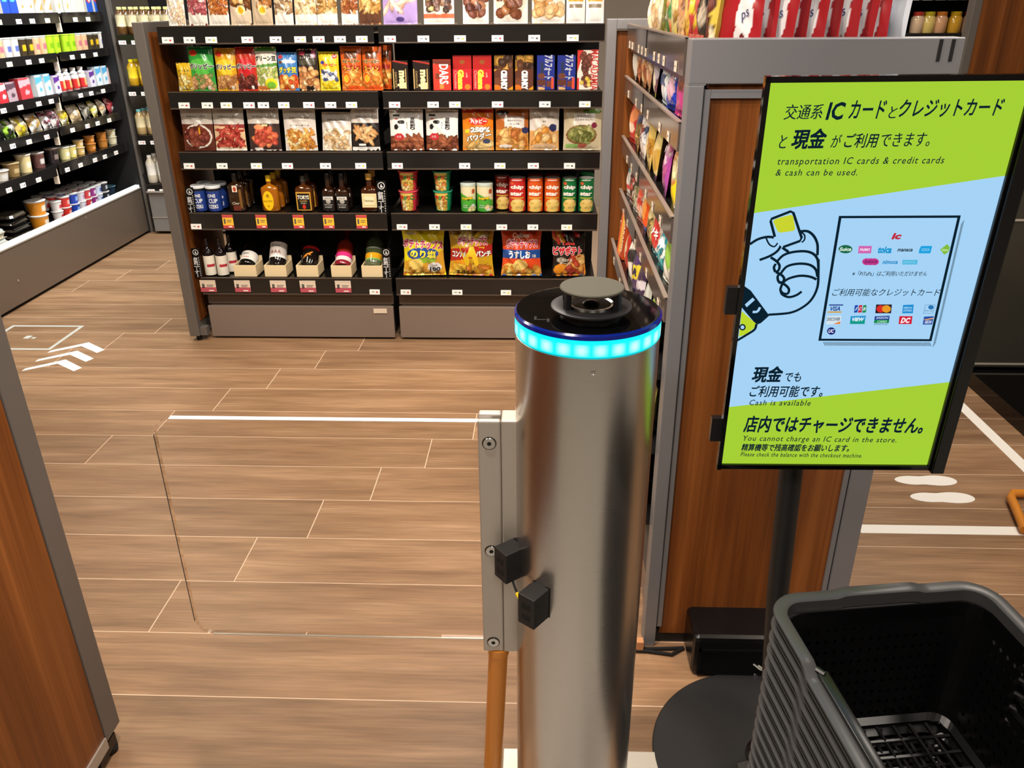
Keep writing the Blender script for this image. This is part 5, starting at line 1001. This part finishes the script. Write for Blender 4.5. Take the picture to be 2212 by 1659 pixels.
chips(1192, 1268, 505, [('bg', '#181210'), ('b', -.9, .8, .4, .95, ['#c83020', '#d89028', '#3c2018'], 10, .3, .05), ('e', -.5, .15, .42, .13, '#e08c20'), ('d', -.1, -.1, -.05, .42, '#d88a30'), ('b', .0, .04, .8, .42, ['#e09c48', '#c85030', '#f0c070', '#b84028'], 26, .3, .06), ('e', -.5, .36, .3, .06, '#8c8478')],
      [('Calbee', -.05, .72, .07, '#d83028', dict(w=.34, bold=.03)), ('ピザポテト', -.1, .56, .17, '#c82838', dict(w=.8, bold=.06, outline='#f4ece4')), ('とろける', -.25, .36, .06, '#e8e0d0', dict(w=.4, bold=.03)), ('チーズ', -.25, .29, .06, '#e8e0d0', dict(w=.3, bold=.03))], 'black pizza potato chip bag', 5)
# ================================================================== goods on the side shelf (facing left)
rs = random.Random(4)
def side_item(z, y, w, h, ops, texts, lab, t=.03, dx=0, rz=0, kind='bag', tilt=-6, name='snack_bag', cat='snack bag', d=.03):
    sd = int(z*1000+y*977) % 9973
    ms = bag_mesh(name, w, h, t, ops, texts, sd, nu=20, nv=28, waist=.05) if kind == 'bag' else box_mesh(name, w, h, d, ops, texts, sd, nu=16, nv=20)
    o = product(name, ms, lab, cat, (XS+dx+.004+(t if kind == 'bag' else d)/2, y, z-.004), (R(tilt), 0, R(-90+rz)))
    return o
def pile(bg, band, cs, top=None, lbl=None):
    o = [('bg', bg), ('r', -1, .55, 1, .75, band), ('b', -.85, .05, .85, .5, cs, 26, .3, .07)]
    if top: o.append(('r', -1, .88, 1, 1, top))
    if lbl: o.append(('r', -.5, .6, .6, .85, lbl))
    return o
B = 1.61
SIDE = [   # shelf top z, dx, list of (y from near end, w, h, ops, text, label)
 (1.287, 0, [(1.10, .10, .15, [('bg', '#d8d2c8'), ('r', -1, .75, 1, 1, '#c07838'), ('e', 0, .12, .4, .1, '#3a2c24')], (), 'white and brown packet at the far end'),
   (.98, .11, .15, pile('#b06038', '#d8c8b0', ['#c88850', '#e0b078', '#8a4828'], '#a04c2c'), (), 'orange brown nut bag second from the far end'),
   (.86, .11, .15, pile('#a86840', '#cdbfa8', ['#d09058', '#e8c088', '#7c4024'], '#8c4428'), (), 'brown nut bag in the middle of the shelf'),
   (.74, .12, .17, [('bg', '#a88a58'), ('r', -.9, .4, .4, .8, '#e8e2d6'), ('b', -.9, .02, .9, .38, ['#d8a878', '#b87c50', '#e8c8a0'], 26, .3, .07)], [('おつまみ', -.2, .62, .06, '#4a4438', dict(w=.5))], 'kraft brown bag with a white label and hanging hole'),
   (.60, .11, .16, [('bg', '#5a3448'), ('d', .0, .3, .5, .7, '#b0a8b8'), ('e', .2, .2, .5, .18, '#e4dcc0'), ('r', -1, 0, 1, .06, '#c8c040')], (), 'dark purple glossy bag near the shelf joint'),
   (.42, .12, .12, [('bg', '#c8d4e0'), ('d', .6, .8, 1.1, 1.1, '#2858b8'), ('e', .2, .4, .5, .22, '#e8ecf0')], [('MIX', 0, .45, .2, '#3c5078', dict(w=.6, bold=.04))], 'silver and blue candy bag'),
   (.30, .10, .09, [('bg', '#2038a8'), ('e', 0, .5, .6, .3, '#c8a0b0')], (), 'small shiny blue candy bag'),
   (.17, .12, .16, [('bg', '#a03c30'), ('r', -1, 0, 1, .4, '#b83c80'), ('b', -.8, .4, .8, .9, ['#6a241c', '#c85c48'], 16, .3, .08)], (), 'dark red bag beside the near post')]),
 (1.10, 0, [(1.08, .10, .15, [('bg', '#c83028'), ('d', .2, .5, .5, .8, '#e8905c'), ('e', .1, .3, .6, .1, '#e8c8b0')], (), 'red slanted packet at the far end'),
   (.93, .09, .14, pile('#b89050', '#3c4868', ['#c8a058', '#7a5c30'], '#d8dce4'), (), 'gold packet with a dark blue band'),
   (.80, .12, .16, [('bg', '#e8dcd0'), ('r', -1, .8, 1, 1, '#7c2c20'), ('b', -.8, .3, .8, .7, ['#3c4c70', '#e8e8ec', '#8c3c28'], 20, .25, .06), ('e', -.3, .12, .5, .12, '#7a3c24')], (), 'white and brown biscuit bag'),
   (.64, .12, .15, pile('#c08c30', '#e0c468', ['#e8c870', '#a87428'], None), (), 'mustard yellow biscuit bag'),
   (.50, .10, .13, [('bg', '#e0cc88'), ('d', 0, .2, .4, .6, '#c8a048'), ('r', -1, 0, 1, .1, '#6a3c70')], (), 'cream snack bag with a purple foot'),
   (.32, .12, .14, [('bg', '#a8489c'), ('b', -.8, .1, .8, .9, ['#d870b0', '#c85c98', '#7c2c78', '#e8c8d8'], 22, .3, .08)], [('あめ', 0, .7, .1, '#f0e4f0', dict(bold=.05))], 'purple candy bag'),
   (.18, .12, .15, [('bg', '#e8d8b0'), ('d', -.1, .1, .3, .5, '#e8c818'), ('b', -.6, .4, .7, .9, ['#e88c50', '#f0b078', '#d8d0a0'], 14, .35, .1)], (), 'pale yellow fruit candy bag beside the near post')]),
 (.925, 0, [(1.08, .09, .13, [('bg', '#dcd4cc'), ('e', 0, .75, .5, .15, '#5898a8'), ('r', -1, .2, 1, .3, '#c84c48')], (), 'white packet with a blue dot at the far end'),
   (.98, .09, .13, pile('#e0c8c0', '#c86058', ['#e8d8c8', '#b85048', '#48342c']), [('CHEWY', 0, .66, .1, '#40302c', dict(w=.7, bold=.04))], 'pink candy packet with dark lettering'),
   (.87, .10, .13, pile('#e8e0d4', '#a8a078', ['#d0c8a8', '#88805c']), [('GUMMY', 0, .66, .1, '#40382c', dict(w=.7, bold=.04))], 'off-white candy packet with dark lettering'),
   (.75, .10, .14, pile('#d87868', '#e85c48', ['#f0a088', '#c03c30', '#f0d8c0'], '#f0c8b8'), (), 'coral red candy bag'),
   (.64, .10, .13, [('bg', '#e85c28'), ('e', 0, .5, .7, .3, '#f0a048'), ('r', -1, 0, 1, .15, '#2c4c90')], (), 'orange candy bag with a blue foot'),
   (.52, .10, .12, pile('#8c7440', '#d8c890', ['#b8a060', '#6c5828']), (), 'olive gold candy bag'),
   (.40, .11, .13, [('bg', '#e4ddd4'), ('e', .1, .45, .7, .32, '#d83838'), ('r', -1, .0, 1, .12, '#3c98a8'), ('d', .8, .9, 1.1, 1.1, '#e8d050')], [('シゲキ', .1, .45, .2, '#f8f0ee', dict(w=.6, bold=.05))], 'white candy bag with a red oval'),
   (.27, .10, .10, [('bg', '#1ca0b0'), ('e', 0, .5, .7, .3, '#e8f4f4'), ('b', -.7, .1, .7, .4, ['#48c8d0', '#107880'], 10, .3, .08)], [('ソーダ', 0, .5, .2, '#107080', dict(w=.5, bold=.05))], 'turquoise soda candy bag'),
   (.16, .12, .15, [('bg', '#dcd8cc'), ('e', .1, .5, .7, .25, '#88b048'), ('r', -1, .85, 1, 1, '#c8c0a8')], (), 'white candy bag with a green oval beside the near post')]),
 (.752, -.02, [(.98, .09, .14, [('bg', '#d85828'), ('r', -.5, .1, .1, .9, '#e8b048'), ('r', .3, 0, 1, 1, '#b03c1c')], [('CARAMEL', .5, .5, .14, '#f0d8b0', dict(rot=-90, w=1.2, bold=.03))], 'orange caramel box'),
   (.86, .09, .13, [('bg', '#b83428'), ('e', 0, .5, .6, .25, '#e8c8a0')], (), 'red chocolate bar packet'),
   (.74, .10, .13, [('bg', '#e4ded6'), ('d', .3, .5, .6, .8, '#403c3c')], [('NUTS', 0, .55, .16, '#302c2c', dict(w=.8, bold=.05))], 'white nut bar packet with black lettering'),
   (.62, .10, .13, [('bg', '#4c3868'), ('d', .2, .4, .5, .7, '#e8d040')], [('BAR', 0, .5, .16, '#302448', dict(w=.7, bold=.05))], 'purple bar packet with a yellow stripe'),
   (.50, .10, .12, [('bg', '#3c2c48'), ('d', .3, .5, .5, .7, '#d8d0d8'), ('r', -1, 0, 1, .2, '#d84c68')], (), 'dark violet bar packet with a pink foot'),
   (.36, .10, .13, [('bg', '#b8bcb4'), ('d', 0, .2, .4, .6, '#303030'), ('e', .2, .3, .4, .16, '#e0c838')], (), 'grey snack packet with a yellow dot'),
   (.22, .12, .15, [('bg', '#d8d8cc'), ('e', 0, .7, .5, .15, '#8cb048'), ('b', -.8, .1, .8, .5, ['#c8c8b8', '#e8e4d8', '#a0b080'], 16, .3, .08)], (), 'white snack packet beside the near post')]),
 (.56, -.03, [(.55, .06, .12, [('bg', '#1c1a20'), ('e', 0, .6, .6, .2, '#c8c4cc')], (), 'black gum bottle packet with a pale oval'), (.40, .06, .12, [('bg', '#241c20'), ('e', 0, .5, .6, .2, '#b8b0b8')], (), 'black gum bottle packet behind the steel column'), (.26, .07, .12, [('bg', '#8c6c5c'), ('r', -1, 0, 1, .4, '#201c20')], (), 'brown and black gum packet'), (.14, .08, .13, [('bg', '#a8b058'), ('e', 0, .4, .6, .2, '#e0d890')], (), 'olive green gum packet')]),
 (.36, -.04, [(.40, .11, .13, [('bg', '#e8e4dc'), ('r', -1, .5, 1, .8, '#d8c830'), ('d', .2, .3, .4, .5, '#3850a0')], (), 'white and yellow candy bag behind the steel column'), (.27, .11, .14, [('bg', '#d8d8dc'), ('r', -1, .3, 1, .45, '#2c48b0'), ('r', -1, .1, 1, .3, '#e0c828')], (), 'white, blue and yellow candy bag'), (.15, .11, .13, [('bg', '#e8e8e4'), ('e', 0, .4, .5, .2, '#c8d0b8')], (), 'plain white candy bag')])]
NM = ['', 'second', 'third', 'fourth', 'fifth', 'sixth', 'seventh']
for k, (z, dx, items) in enumerate(SIDE):
    for (y, w, h, ops, tx, lab) in items:
        side_item(z, B+y, w, h, ops, tx, lab+', %s side shelf level' % NM[k+1], dx=dx, rz=rs.uniform(-8, 8), kind='box' if 'box' in lab else 'bag', t=.03)
# little packs stacked at the far end of the fifth level
for i in range(8):
    o = obj('gum_pack', MB().box(-.035, .035, -.02, .02, 0, .011, b=.001, col=('#e8e2da', '#d8d0c8', '#c8ccd4')[i % 3]), 'print', None, (XS+.02+.002*(i % 2), B+1.10, .7505+i*.0115), (0, 0, R(-90+(i*13 % 7))))
    tag(o, ORD[i]+' white gum pack from the bottom of the small stack at the far end', 'gum pack', 'stack of gum packs on the side shelf')
# ---- bags on the top edge of the side shelf
TOPS = [(1.14, '#f0e8d8', ['#f0dcc0', '#e8c8a0'], 'cream wafer bag at the far end'), (1.05, '#e0d0b8', ['#d8b890', '#c09868'], 'beige cracker bag'), (.95, '#dcc8a8', ['#c8a078', '#e8d0b0'], 'pale brown cracker bag'), (.86, '#c8c838', ['#e8e4c0', '#707020'], 'yellow-green edged bag'),
        (.77, '#b8986c', ['#508848', '#d88050', '#e0c898'], 'vegetable chip bag'), (.67, '#d8c060', ['#e8d890', '#b88838'], 'light yellow chip bag'), (.57, '#c89060', ['#e8b880', '#8c5c3c'], 'tan and orange chip bag'), (.47, '#b83028', ['#c84c40', '#e8b038'], 'plain red chip bag'),
        (.37, '#a82830', ['#e0c030', '#c03c38'], 'red chip bag with yellow marks'), (.28, '#1c1818', ['#c8b8a0', '#403020'], 'black chip bag'), (.19, '#c8b048', ['#e8e0c0', '#8c3020', '#5c2818'], 'gold and brown chip bag')]
for i, (y, bg, cs, lab) in enumerate(TOPS):
    ops = [('bg', bg), ('b', -.8, .1, .8, .6, cs, 18, .35, .09), ('r', -1, .0, 1, .05, '#e8e0d0')]
    product('snack_bag', bag_mesh('snack_bag', .13, .19, .05, ops, (), 50+i, nu=20, nv=26), lab+' on top of the side shelf', 'snack bag', (XS+.075, B+y, 1.395), (R(-5), 0, R(-90+rs.uniform(-14, 14))))
# ---- red bags on top of the near end
for i in range(9):
    x = XS+.10+i*.030; rz = -50+rs.uniform(-6, 6)
    ops = [('bg', '#a01c24'), ('e', .40, .40, .30, .22, '#e4dfe0'), ('e', .32, .24, .28, .10, '#e4dfe0'), ('e', .46, .6, .24, .1, '#e4dfe0'), ('r', -1, .0, -.86, 1, '#e4e2e4'), ('r', -1, 0, 1, .08, '#6a1c20'), ('b', -.9, .04, .9, .16, ['#7c2420', '#c04038', '#3c1814'], 10, .3, .04)]
    tx = [('ps', .42, .42, .09, '#2a3468', dict(w=.17, shear=.4, rot=30))]
    product('chip_bag', bag_mesh('chip_bag', .125, .19, .022, ops, tx, 80+i, nu=44, nv=60), ORD[i]+' red and white chip bag from the left on top of the wooden end', 'chip bag', (x, B+.115+.008*(i % 2), 1.395), (R(-4), R(rs.uniform(-3, 3)), R(rz)), 'red chip bags on top of the wooden end')
o = product('snack_bag', bag_mesh('snack_bag', .12, .19, .04, [('bg', '#d8dce4'), ('r', -.3, .1, .5, .5, '#a8b8d0'), ('r', -.2, .3, .4, .36, '#4868a8')], (), 99), 'white chip bag back at the right end of the red bags', 'chip bag', (XS+.385, B+.13, 1.395), (R(-4), 0, R(-64)))

# ================================================================== refrigerated case goods (facing right)
FD = [1.466, 1.250, 1.029, .846, .645, .302]
def fy(px, py, X=XF-.06): return float(at(px, py, 'x', X)[1])
def fput(name, ms, lab, cat, row, px, py, dx=.0, dz=0, rz=0, tilt=0, dy=0): return product(name, ms, lab, cat, (XF-.085-dx, fy(px, py)+dy, FD[row]+dz), (R(tilt), 0, R(90+rz)))
rows_n = ['top', 'second', 'third', 'fourth', 'fifth']
CART = {'blue': [('bg', '#2848b8'), ('r', -1, .75, 1, 1, '#e8ecf0'), ('e', 0, .62, .7, .14, '#58b8c8')], 'white': [('bg', '#e8e4da'), ('e', .3, .3, .3, .09, '#e08c48')], 'swoosh': [('bg', '#b09058'), ('d', -.2, .5, .3, 1.0, '#f0ece0'), ('r', -1, 0, 1, .12, '#f0ece0')], 'cone': [('bg', '#e8e4d8'), ('e', .1, .5, .35, .35, '#d8a860'), ('e', .1, .6, .25, .2, '#f4ecdc')], 'grey': [('bg', '#d0cbc0')], 'red': [('bg', '#2858c0'), ('e', 0, .75, .9, .3, '#c83828'), ('e', .2, .7, .4, .22, '#e8e8e0')]}
cnt = {}
for i, (px, k) in enumerate(((12, 'blue'), (29, 'blue'), (46, 'white'), (64, 'white'), (83, 'swoosh'), (103, 'swoosh'), (127, 'cone'), (145, 'cone'), (160, 'grey'), (174, 'grey'), (193, 'red'), (210, 'red'))):
    ms = box_mesh('milk_carton', .075, .125, .07, CART[k], (), i, side='#d8d4cc', top='#e4e0d8', nu=14, nv=20)
    fput('milk_carton', ms, '%s of two %s drink cartons on the top cold case level' % ('nearer' if i % 2 == 0 else 'farther', {'blue': 'blue', 'white': 'white orange-dotted', 'swoosh': 'brown and white', 'cone': 'white picture', 'grey': 'plain grey', 'red': 'red and blue'}[k]), 'drink carton', 0, px, 28)
def tub(r, h, ops, texts=(), lid=None, seed=1, m='print'): return can_mesh('tub', [(r*.80, 0), (r*.97, h*.93), (r*1.06, h*.94), (r*1.06, h*.985), (r*1.0, h)], ops, texts, seed, n=24, nv=14, m=m, lid=lid)
CUPC = {'peach': ('#d8a880', '#b86878'), 'blue': ('#d0c8c4', '#5868a8'), 'dark': ('#3a3020', '#d0a820'), 'green': ('#a8d028', '#78a818')}
seq = ['peach', 'blue', 'blue', 'dark', 'dark', 'peach', 'peach', 'green', 'green', 'green', 'green', 'peach', 'peach', 'dark', 'dark', 'blue']
for i, (px, k) in enumerate(zip((6, 23, 40, 56, 72, 86, 101, 116, 131, 151, 165, 178, 191, 204, 216, 228), seq)):
    c, b = CUPC[k]; ms = tub(.032, .10, [('bg', c), ('r', -.7, .3, .7, .55, b), ('r', -3, .86, 3, 1, '#d8dcd4' if k != 'green' else '#b8e038')], lid='#e0e0dc', seed=i)
    fput('drink_cup', ms, '%s cup, %s from the near end, second cold case level' % ({'peach': 'peach coloured', 'blue': 'white and blue', 'dark': 'black and yellow', 'green': 'lime green'}[k], ORD[i]), 'drink cup', 1, px, 112)
for i, (px, k) in enumerate(((4, 'red'), (24, 'mauve'), (56, 'redbox'), (88, 'white'), (107, 'white'), (127, 'purple'), (142, 'bot'), (156, 'bot'), (173, 'bot'), (189, 'bot'), (205, 'purple'), (220, 'white'), (234, 'white'), (246, 'pink'))):
    lab = '%s from the near end, third cold case level' % ORD[i]
    if k == 'bot':
        ms = can_mesh('yogurt_drink', [(.022, 0), (.026, .01), (.026, .075), (.022, .085), (.026, .095), (.014, .108), (.014, .112), (.017, .113), (.017, .128)], [('bg', '#f0ecea'), ('r', -3, .03, 3, .52, '#c83030'), ('r', -.5, .15, .5, .5, '#e8b070')], (), i, n=22, nv=18, lid='#f4f4f4')
        fput('yogurt_drink', ms, 'white and red yogurt drink bottle, '+lab, 'drink bottle', 2, px, 190)
    else:
        w, h, bg, b2 = {'red': (.08, .10, '#c03038', '#e8d0d0'), 'mauve': (.09, .10, '#a89098', '#58404c'), 'redbox': (.11, .11, '#b83840', '#d8a0a8'), 'white': (.066, .115, '#dce4e8', '#58a8d8'), 'purple': (.062, .10, '#d8d4e0', '#5c2c8c'), 'pink': (.06, .10, '#e0b8b8', '#f0e4e0')}[k]
        ms = box_mesh('drink_pack', w, h, .05, [('bg', bg), ('d', .55, .7, .9, .95, b2), ('e', .2, .3, .4, .12, b2)], (), i, top=b2, nu=14, nv=18)
        fput('drink_pack', ms, {'red': 'red', 'mauve': 'mauve', 'redbox': 'wide red and pink', 'white': 'white and sky blue', 'purple': 'white and purple', 'pink': 'pale pink'}[k]+' drink pack, '+lab, 'drink pack', 2, px, 195)
for i, (px, w, bg, cs, lab) in enumerate(((2, .07, '#1c2418', ['#405030', '#101810'], 'dark green salad bag'), (26, .10, '#2c3a20', ['#98c830', '#e8e4d8', '#1c2414'], 'lime and white salad bag'), (54, .11, '#d8cc9c', ['#e8d020', '#f0ecd8', '#c8a860'], 'yellow sandwich bag'), (85, .10, '#dcd4c8', ['#d8a850', '#e8e0d4'], 'off-white bread bag with a round orange mark'), (110, .075, '#e8dcd4', ['#c05c74', '#f0e8e4', '#6a3040'], 'pink and white bun pack'), (130, .075, '#e0d4cc', ['#c87888', '#f0e8e4', '#6a3848'], 'pale pink bun pack'), (150, .08, '#e0d4a0', ['#d8b830', '#f0ecd8'], 'yellow-edged bread bag'), (176, .10, '#d0bc98', ['#c8a878', '#e8dcc4'], 'beige roll bag'), (200, .09, '#8c8478', ['#b0a898', '#5c5448'], 'grey clear roll bag'), (218, .07, '#dcc870', ['#e8dc60', '#f0ecc8'], 'bright yellow wrapped roll'), (236, .07, '#d8c8a8', ['#c8a070', '#f0e8d8'], 'tan wrapped roll'), (253, .06, '#c05050', ['#f0e8e4', '#8c2430'], 'red and white wrapped cake'))):
    ms = bag_mesh('bread_bag', w, .10, .06, [('bg', bg), ('b', -.8, .1, .8, .85, cs, 16, .4, .14)], (), 300+i, nu=16, nv=18, waist=.0)
    fput('bread_bag', ms, lab+' on the fourth cold case level', 'bread bag', 3, px, 265, rz=rs.uniform(-10, 10), tilt=-18)
PUD = [(4, .055, .055, '#e4dcd0', '#f0ece8', 1, 'white lidded bowl'), (34, .045, .075, '#8c7044', '#c8b080', 1, 'tan dessert cup'), (63, .042, .10, '#e4d098', '#f0e8d0', 1, 'tall cream dessert cup'), (93, .04, .09, '#6a4440', '#d8d0cc', 1, 'chocolate dessert cup'), (124, .04, .09, '#2c2426', '#8c7c74', 1, 'dark dessert bag cup'), (150, .036, .075, '#e0d498', '#f4f0e0', 1, 'white and yellow dessert cup'), (166, .032, .07, '#e8d47c', '#f4f0e0', 1, 'pale yellow dessert cup'), (183, .034, .045, '#dcb468', '#e8dcc4', 2, 'custard cup'), (207, .036, .048, '#b87024', '#e8a868', 2, 'amber pudding cup'), (233, .036, .048, '#b87830', '#c88040', 2, 'brown pudding cup'), (254, .034, .048, '#dcd0a8', '#e8e0d0', 2, 'cream pudding cup'), (272, .03, .05, '#d8d4c4', '#e8e4d8', 1, 'small white cup')]
for i, (px, r, h, c, l, n_, lab) in enumerate(PUD):
    for q in range(n_):
        ms = tub(r, h, [('bg', c), ('r', -.6, .25, .5, .6, l), ('r', -3, .9, 3, 1, l)], lid=l, seed=i, m='glassy')
        fput('dessert_cup', ms, ('' if n_ == 1 else ('lower ' if q == 0 else 'upper '))+lab+' on the fifth cold case level', 'dessert cup', 4, px, 360-(px*.2), dz=q*h, dx=.01)
WELL = [(100, .055, .085, '#d08420', '#e8dcc8', 2, 'orange soup cup'), (140, .034, .06, '#e0d8d4', '#c8303c', 2, 'white yogurt tub with a red mark'), (158, .036, .065, '#c83028', '#e8b0a0', 2, 'red yogurt tub'), (176, .036, .065, '#2040a8', '#8cb0e8', 2, 'blue yogurt tub'), (192, .032, .06, '#d8d0d8', '#a890a8', 2, 'lilac white yogurt tub'), (205, .032, .06, '#c83c40', '#e8e0e0', 2, 'red and white yogurt tub'), (217, .032, .06, '#8c2c78', '#e0d0dc', 2, 'magenta yogurt tub'), (229, .032, .06, '#c8d0e0', '#3858a8', 2, 'pale blue yogurt tub'), (242, .034, .06, '#282830', '#c8c8d0', 2, 'black and silver yogurt tub')]
for i, (px, r, h, c, l, n_, lab) in enumerate(WELL):
    for q in range(n_):
        ms = tub(r, h, [('bg', c), ('r', -.5, .25, .5, .65, l), ('r', -3, .92, 3, 1, '#e4e0da')], lid='#e0dcd8', seed=i)
        o = fput('yogurt_tub' if i else 'soup_cup', ms, ('lower ' if q == 0 else 'upper ')+lab+' on the cold case floor', 'tub', 5, px, 470-px*.27, dz=q*h, dx=.04)
        if q == n_-1 and i:
            for bk in (1, 2): product('yogurt_tub', (o.data, None), '%s behind the %s stack' % (('tub right', 'tub two places')[bk-1], lab), 'tub', (o.location.x-.085*bk, o.location.y+.01, FD[5]+h), (0, 0, R(90)))
for i, px in enumerate((258, 276, 292)):
    ms = tub(.045, .05, [('bg', ('#1c4868', '#28384c', '#30406c')[i]), ('r', -3, .85, 3, 1, '#88c0d8')], lid=('#58a0c0', '#70a8c0', '#c8d8e4')[i], seed=i)
    fput('ice_tub', ms, ('nearest', 'middle', 'farthest')[i]+' wide dark blue tub with a pale blue lid on the cold case floor', 'tub', 5, px, 395, dx=.12)
def tray_stack(px, py, n_, lab, body, lid, sx=.085, sy=.065, h=.036):
    for q in range(n_):
        mb = MB(); mb.prism([(-sx, -sy), (sx, -sy), (sx, sy), (-sx, sy)], 0, .001, col=body)
        P = lambda s, z: [(x*s, y*s, z) for x, y in ((-sx, -sy*.8), (-sx*.85, -sy), (sx*.85, -sy), (sx, -sy*.8), (sx, sy*.8), (sx*.85, sy), (-sx*.85, sy), (-sx, sy*.8))]
        L = [P(.82, 0), P(.98, h*.55), P(1.03, h*.56), P(1.03, h*.64)]; L2 = [P(.97, h*.65), P(.88, h*.97), P(.6, h)]
        for LL, c in ((L, body), (L2, lid)):
            vs = [p for ring in LL for p in ring]; fs = [(a*8+j, a*8+(j+1) % 8, (a+1)*8+(j+1) % 8, (a+1)*8+j) for a in range(len(LL)-1) for j in range(8)]+[tuple((len(LL)-1)*8+j for j in range(8))]
            mb.add(vs, fs, c)
        o = obj('food_tray', mb, 'glassy', None, (XF-.15, fy(px, py), FD[5]+q*h*1.02), (0, 0, R(90+q*4-6)))
        tag(o, '%s %s from the bottom of its stack on the cold case floor' % (ORD[q], lab), 'food tray')
tray_stack(48, 455, 4, 'black lunch tray', '#141210', '#4c463c'); tray_stack(5, 490, 2, 'white lidded salad tub', '#c8bfa8', '#b8bcb8', .06, .06, .05)
# ================================================================== bottles in the drinks cooler and jars at the right
def pet(h, body, lab_c, cap_c, r=.033): return MB().lathe([(r*.9, 0), (r, .006), (r, h*.28), (r*.96, h*.3), (r*.96, h*.62), (r, h*.64), (r*.94, h*.74), (r*.45, h*.88), (r*.4, h*.9), (r*.46, h*.905), (r*.46, h*.985), (r*.4, h)], 22, cols=[body, body, body, lab_c, lab_c, lab_c, body, body, body, cap_c, cap_c, cap_c]).mesh('bottle', True, [M['glassy']])
COOL = [(1.335, .165, '#5a3c1c', '#e4d8b0', '#e8e090', 'brown tea bottle with a cream label', 'first'), (1.015, .165, '#b88c18', '#e8cc30', '#f0e020', 'yellow tea bottle', 'second'), (.695, .165, '#a88c60', '#d8c8a0', '#78c0c8', 'beige milk tea bottle with a blue cap', 'third'), (.362, .19, '#c8bca8', '#e8e4dc', '#f0ece8', 'white capped tea bottle', 'lowest')]
for k, (z, h, b, l, c, lab, rn) in enumerate(COOL):
    me = pet(h, b, l, c)
    for j in range(5):
        for d in range(2 if k != 2 else 3):
            x = -2.785+j*.078+(.012 if k % 2 else 0)
            if x > -2.38: continue
            o = put('tea_bottle', me, None, (x, 5.765+d*.075, z-.002))
            tag(o, '%s, %s from left, line %s, %s cooler row' % (lab, ORD[j], ('one', 'two', 'three')[d], rn), 'drink bottle', 'bottles in the drinks cooler')
for i, (px, cap, body, lab) in enumerate(((1980, '#c04038', '#d0b494', 'glass jar with a red lid, leftmost'), (2004, '#d0c030', '#d8c070', 'glass jar with a yellow lid'), (2030, '#d88838', '#d0a078', 'glass jar with an orange lid'), (2061, '#d8b020', '#c89830', 'wide jar with a golden lid'), (2089, '#a82838', '#b08868', 'narrow jar with a dark red lid'))):
    X = float(at(px, 55, 'y', 5.07)[0]); r = .036 if i < 4 else .028
    me = MB().lathe([(r*.95, 0), (r, .004), (r, .075), (r*.8, .088), (r*.82, .089), (r*.82, .108), (r*.75, .11)], 24, cols=[body]*4+[cap]*3).mesh('jar', True, [M['glassy']])
    tag(put('preserve_jar', me, None, (X, 5.07, 1.335)), lab+' on the top right shelf', 'jar')
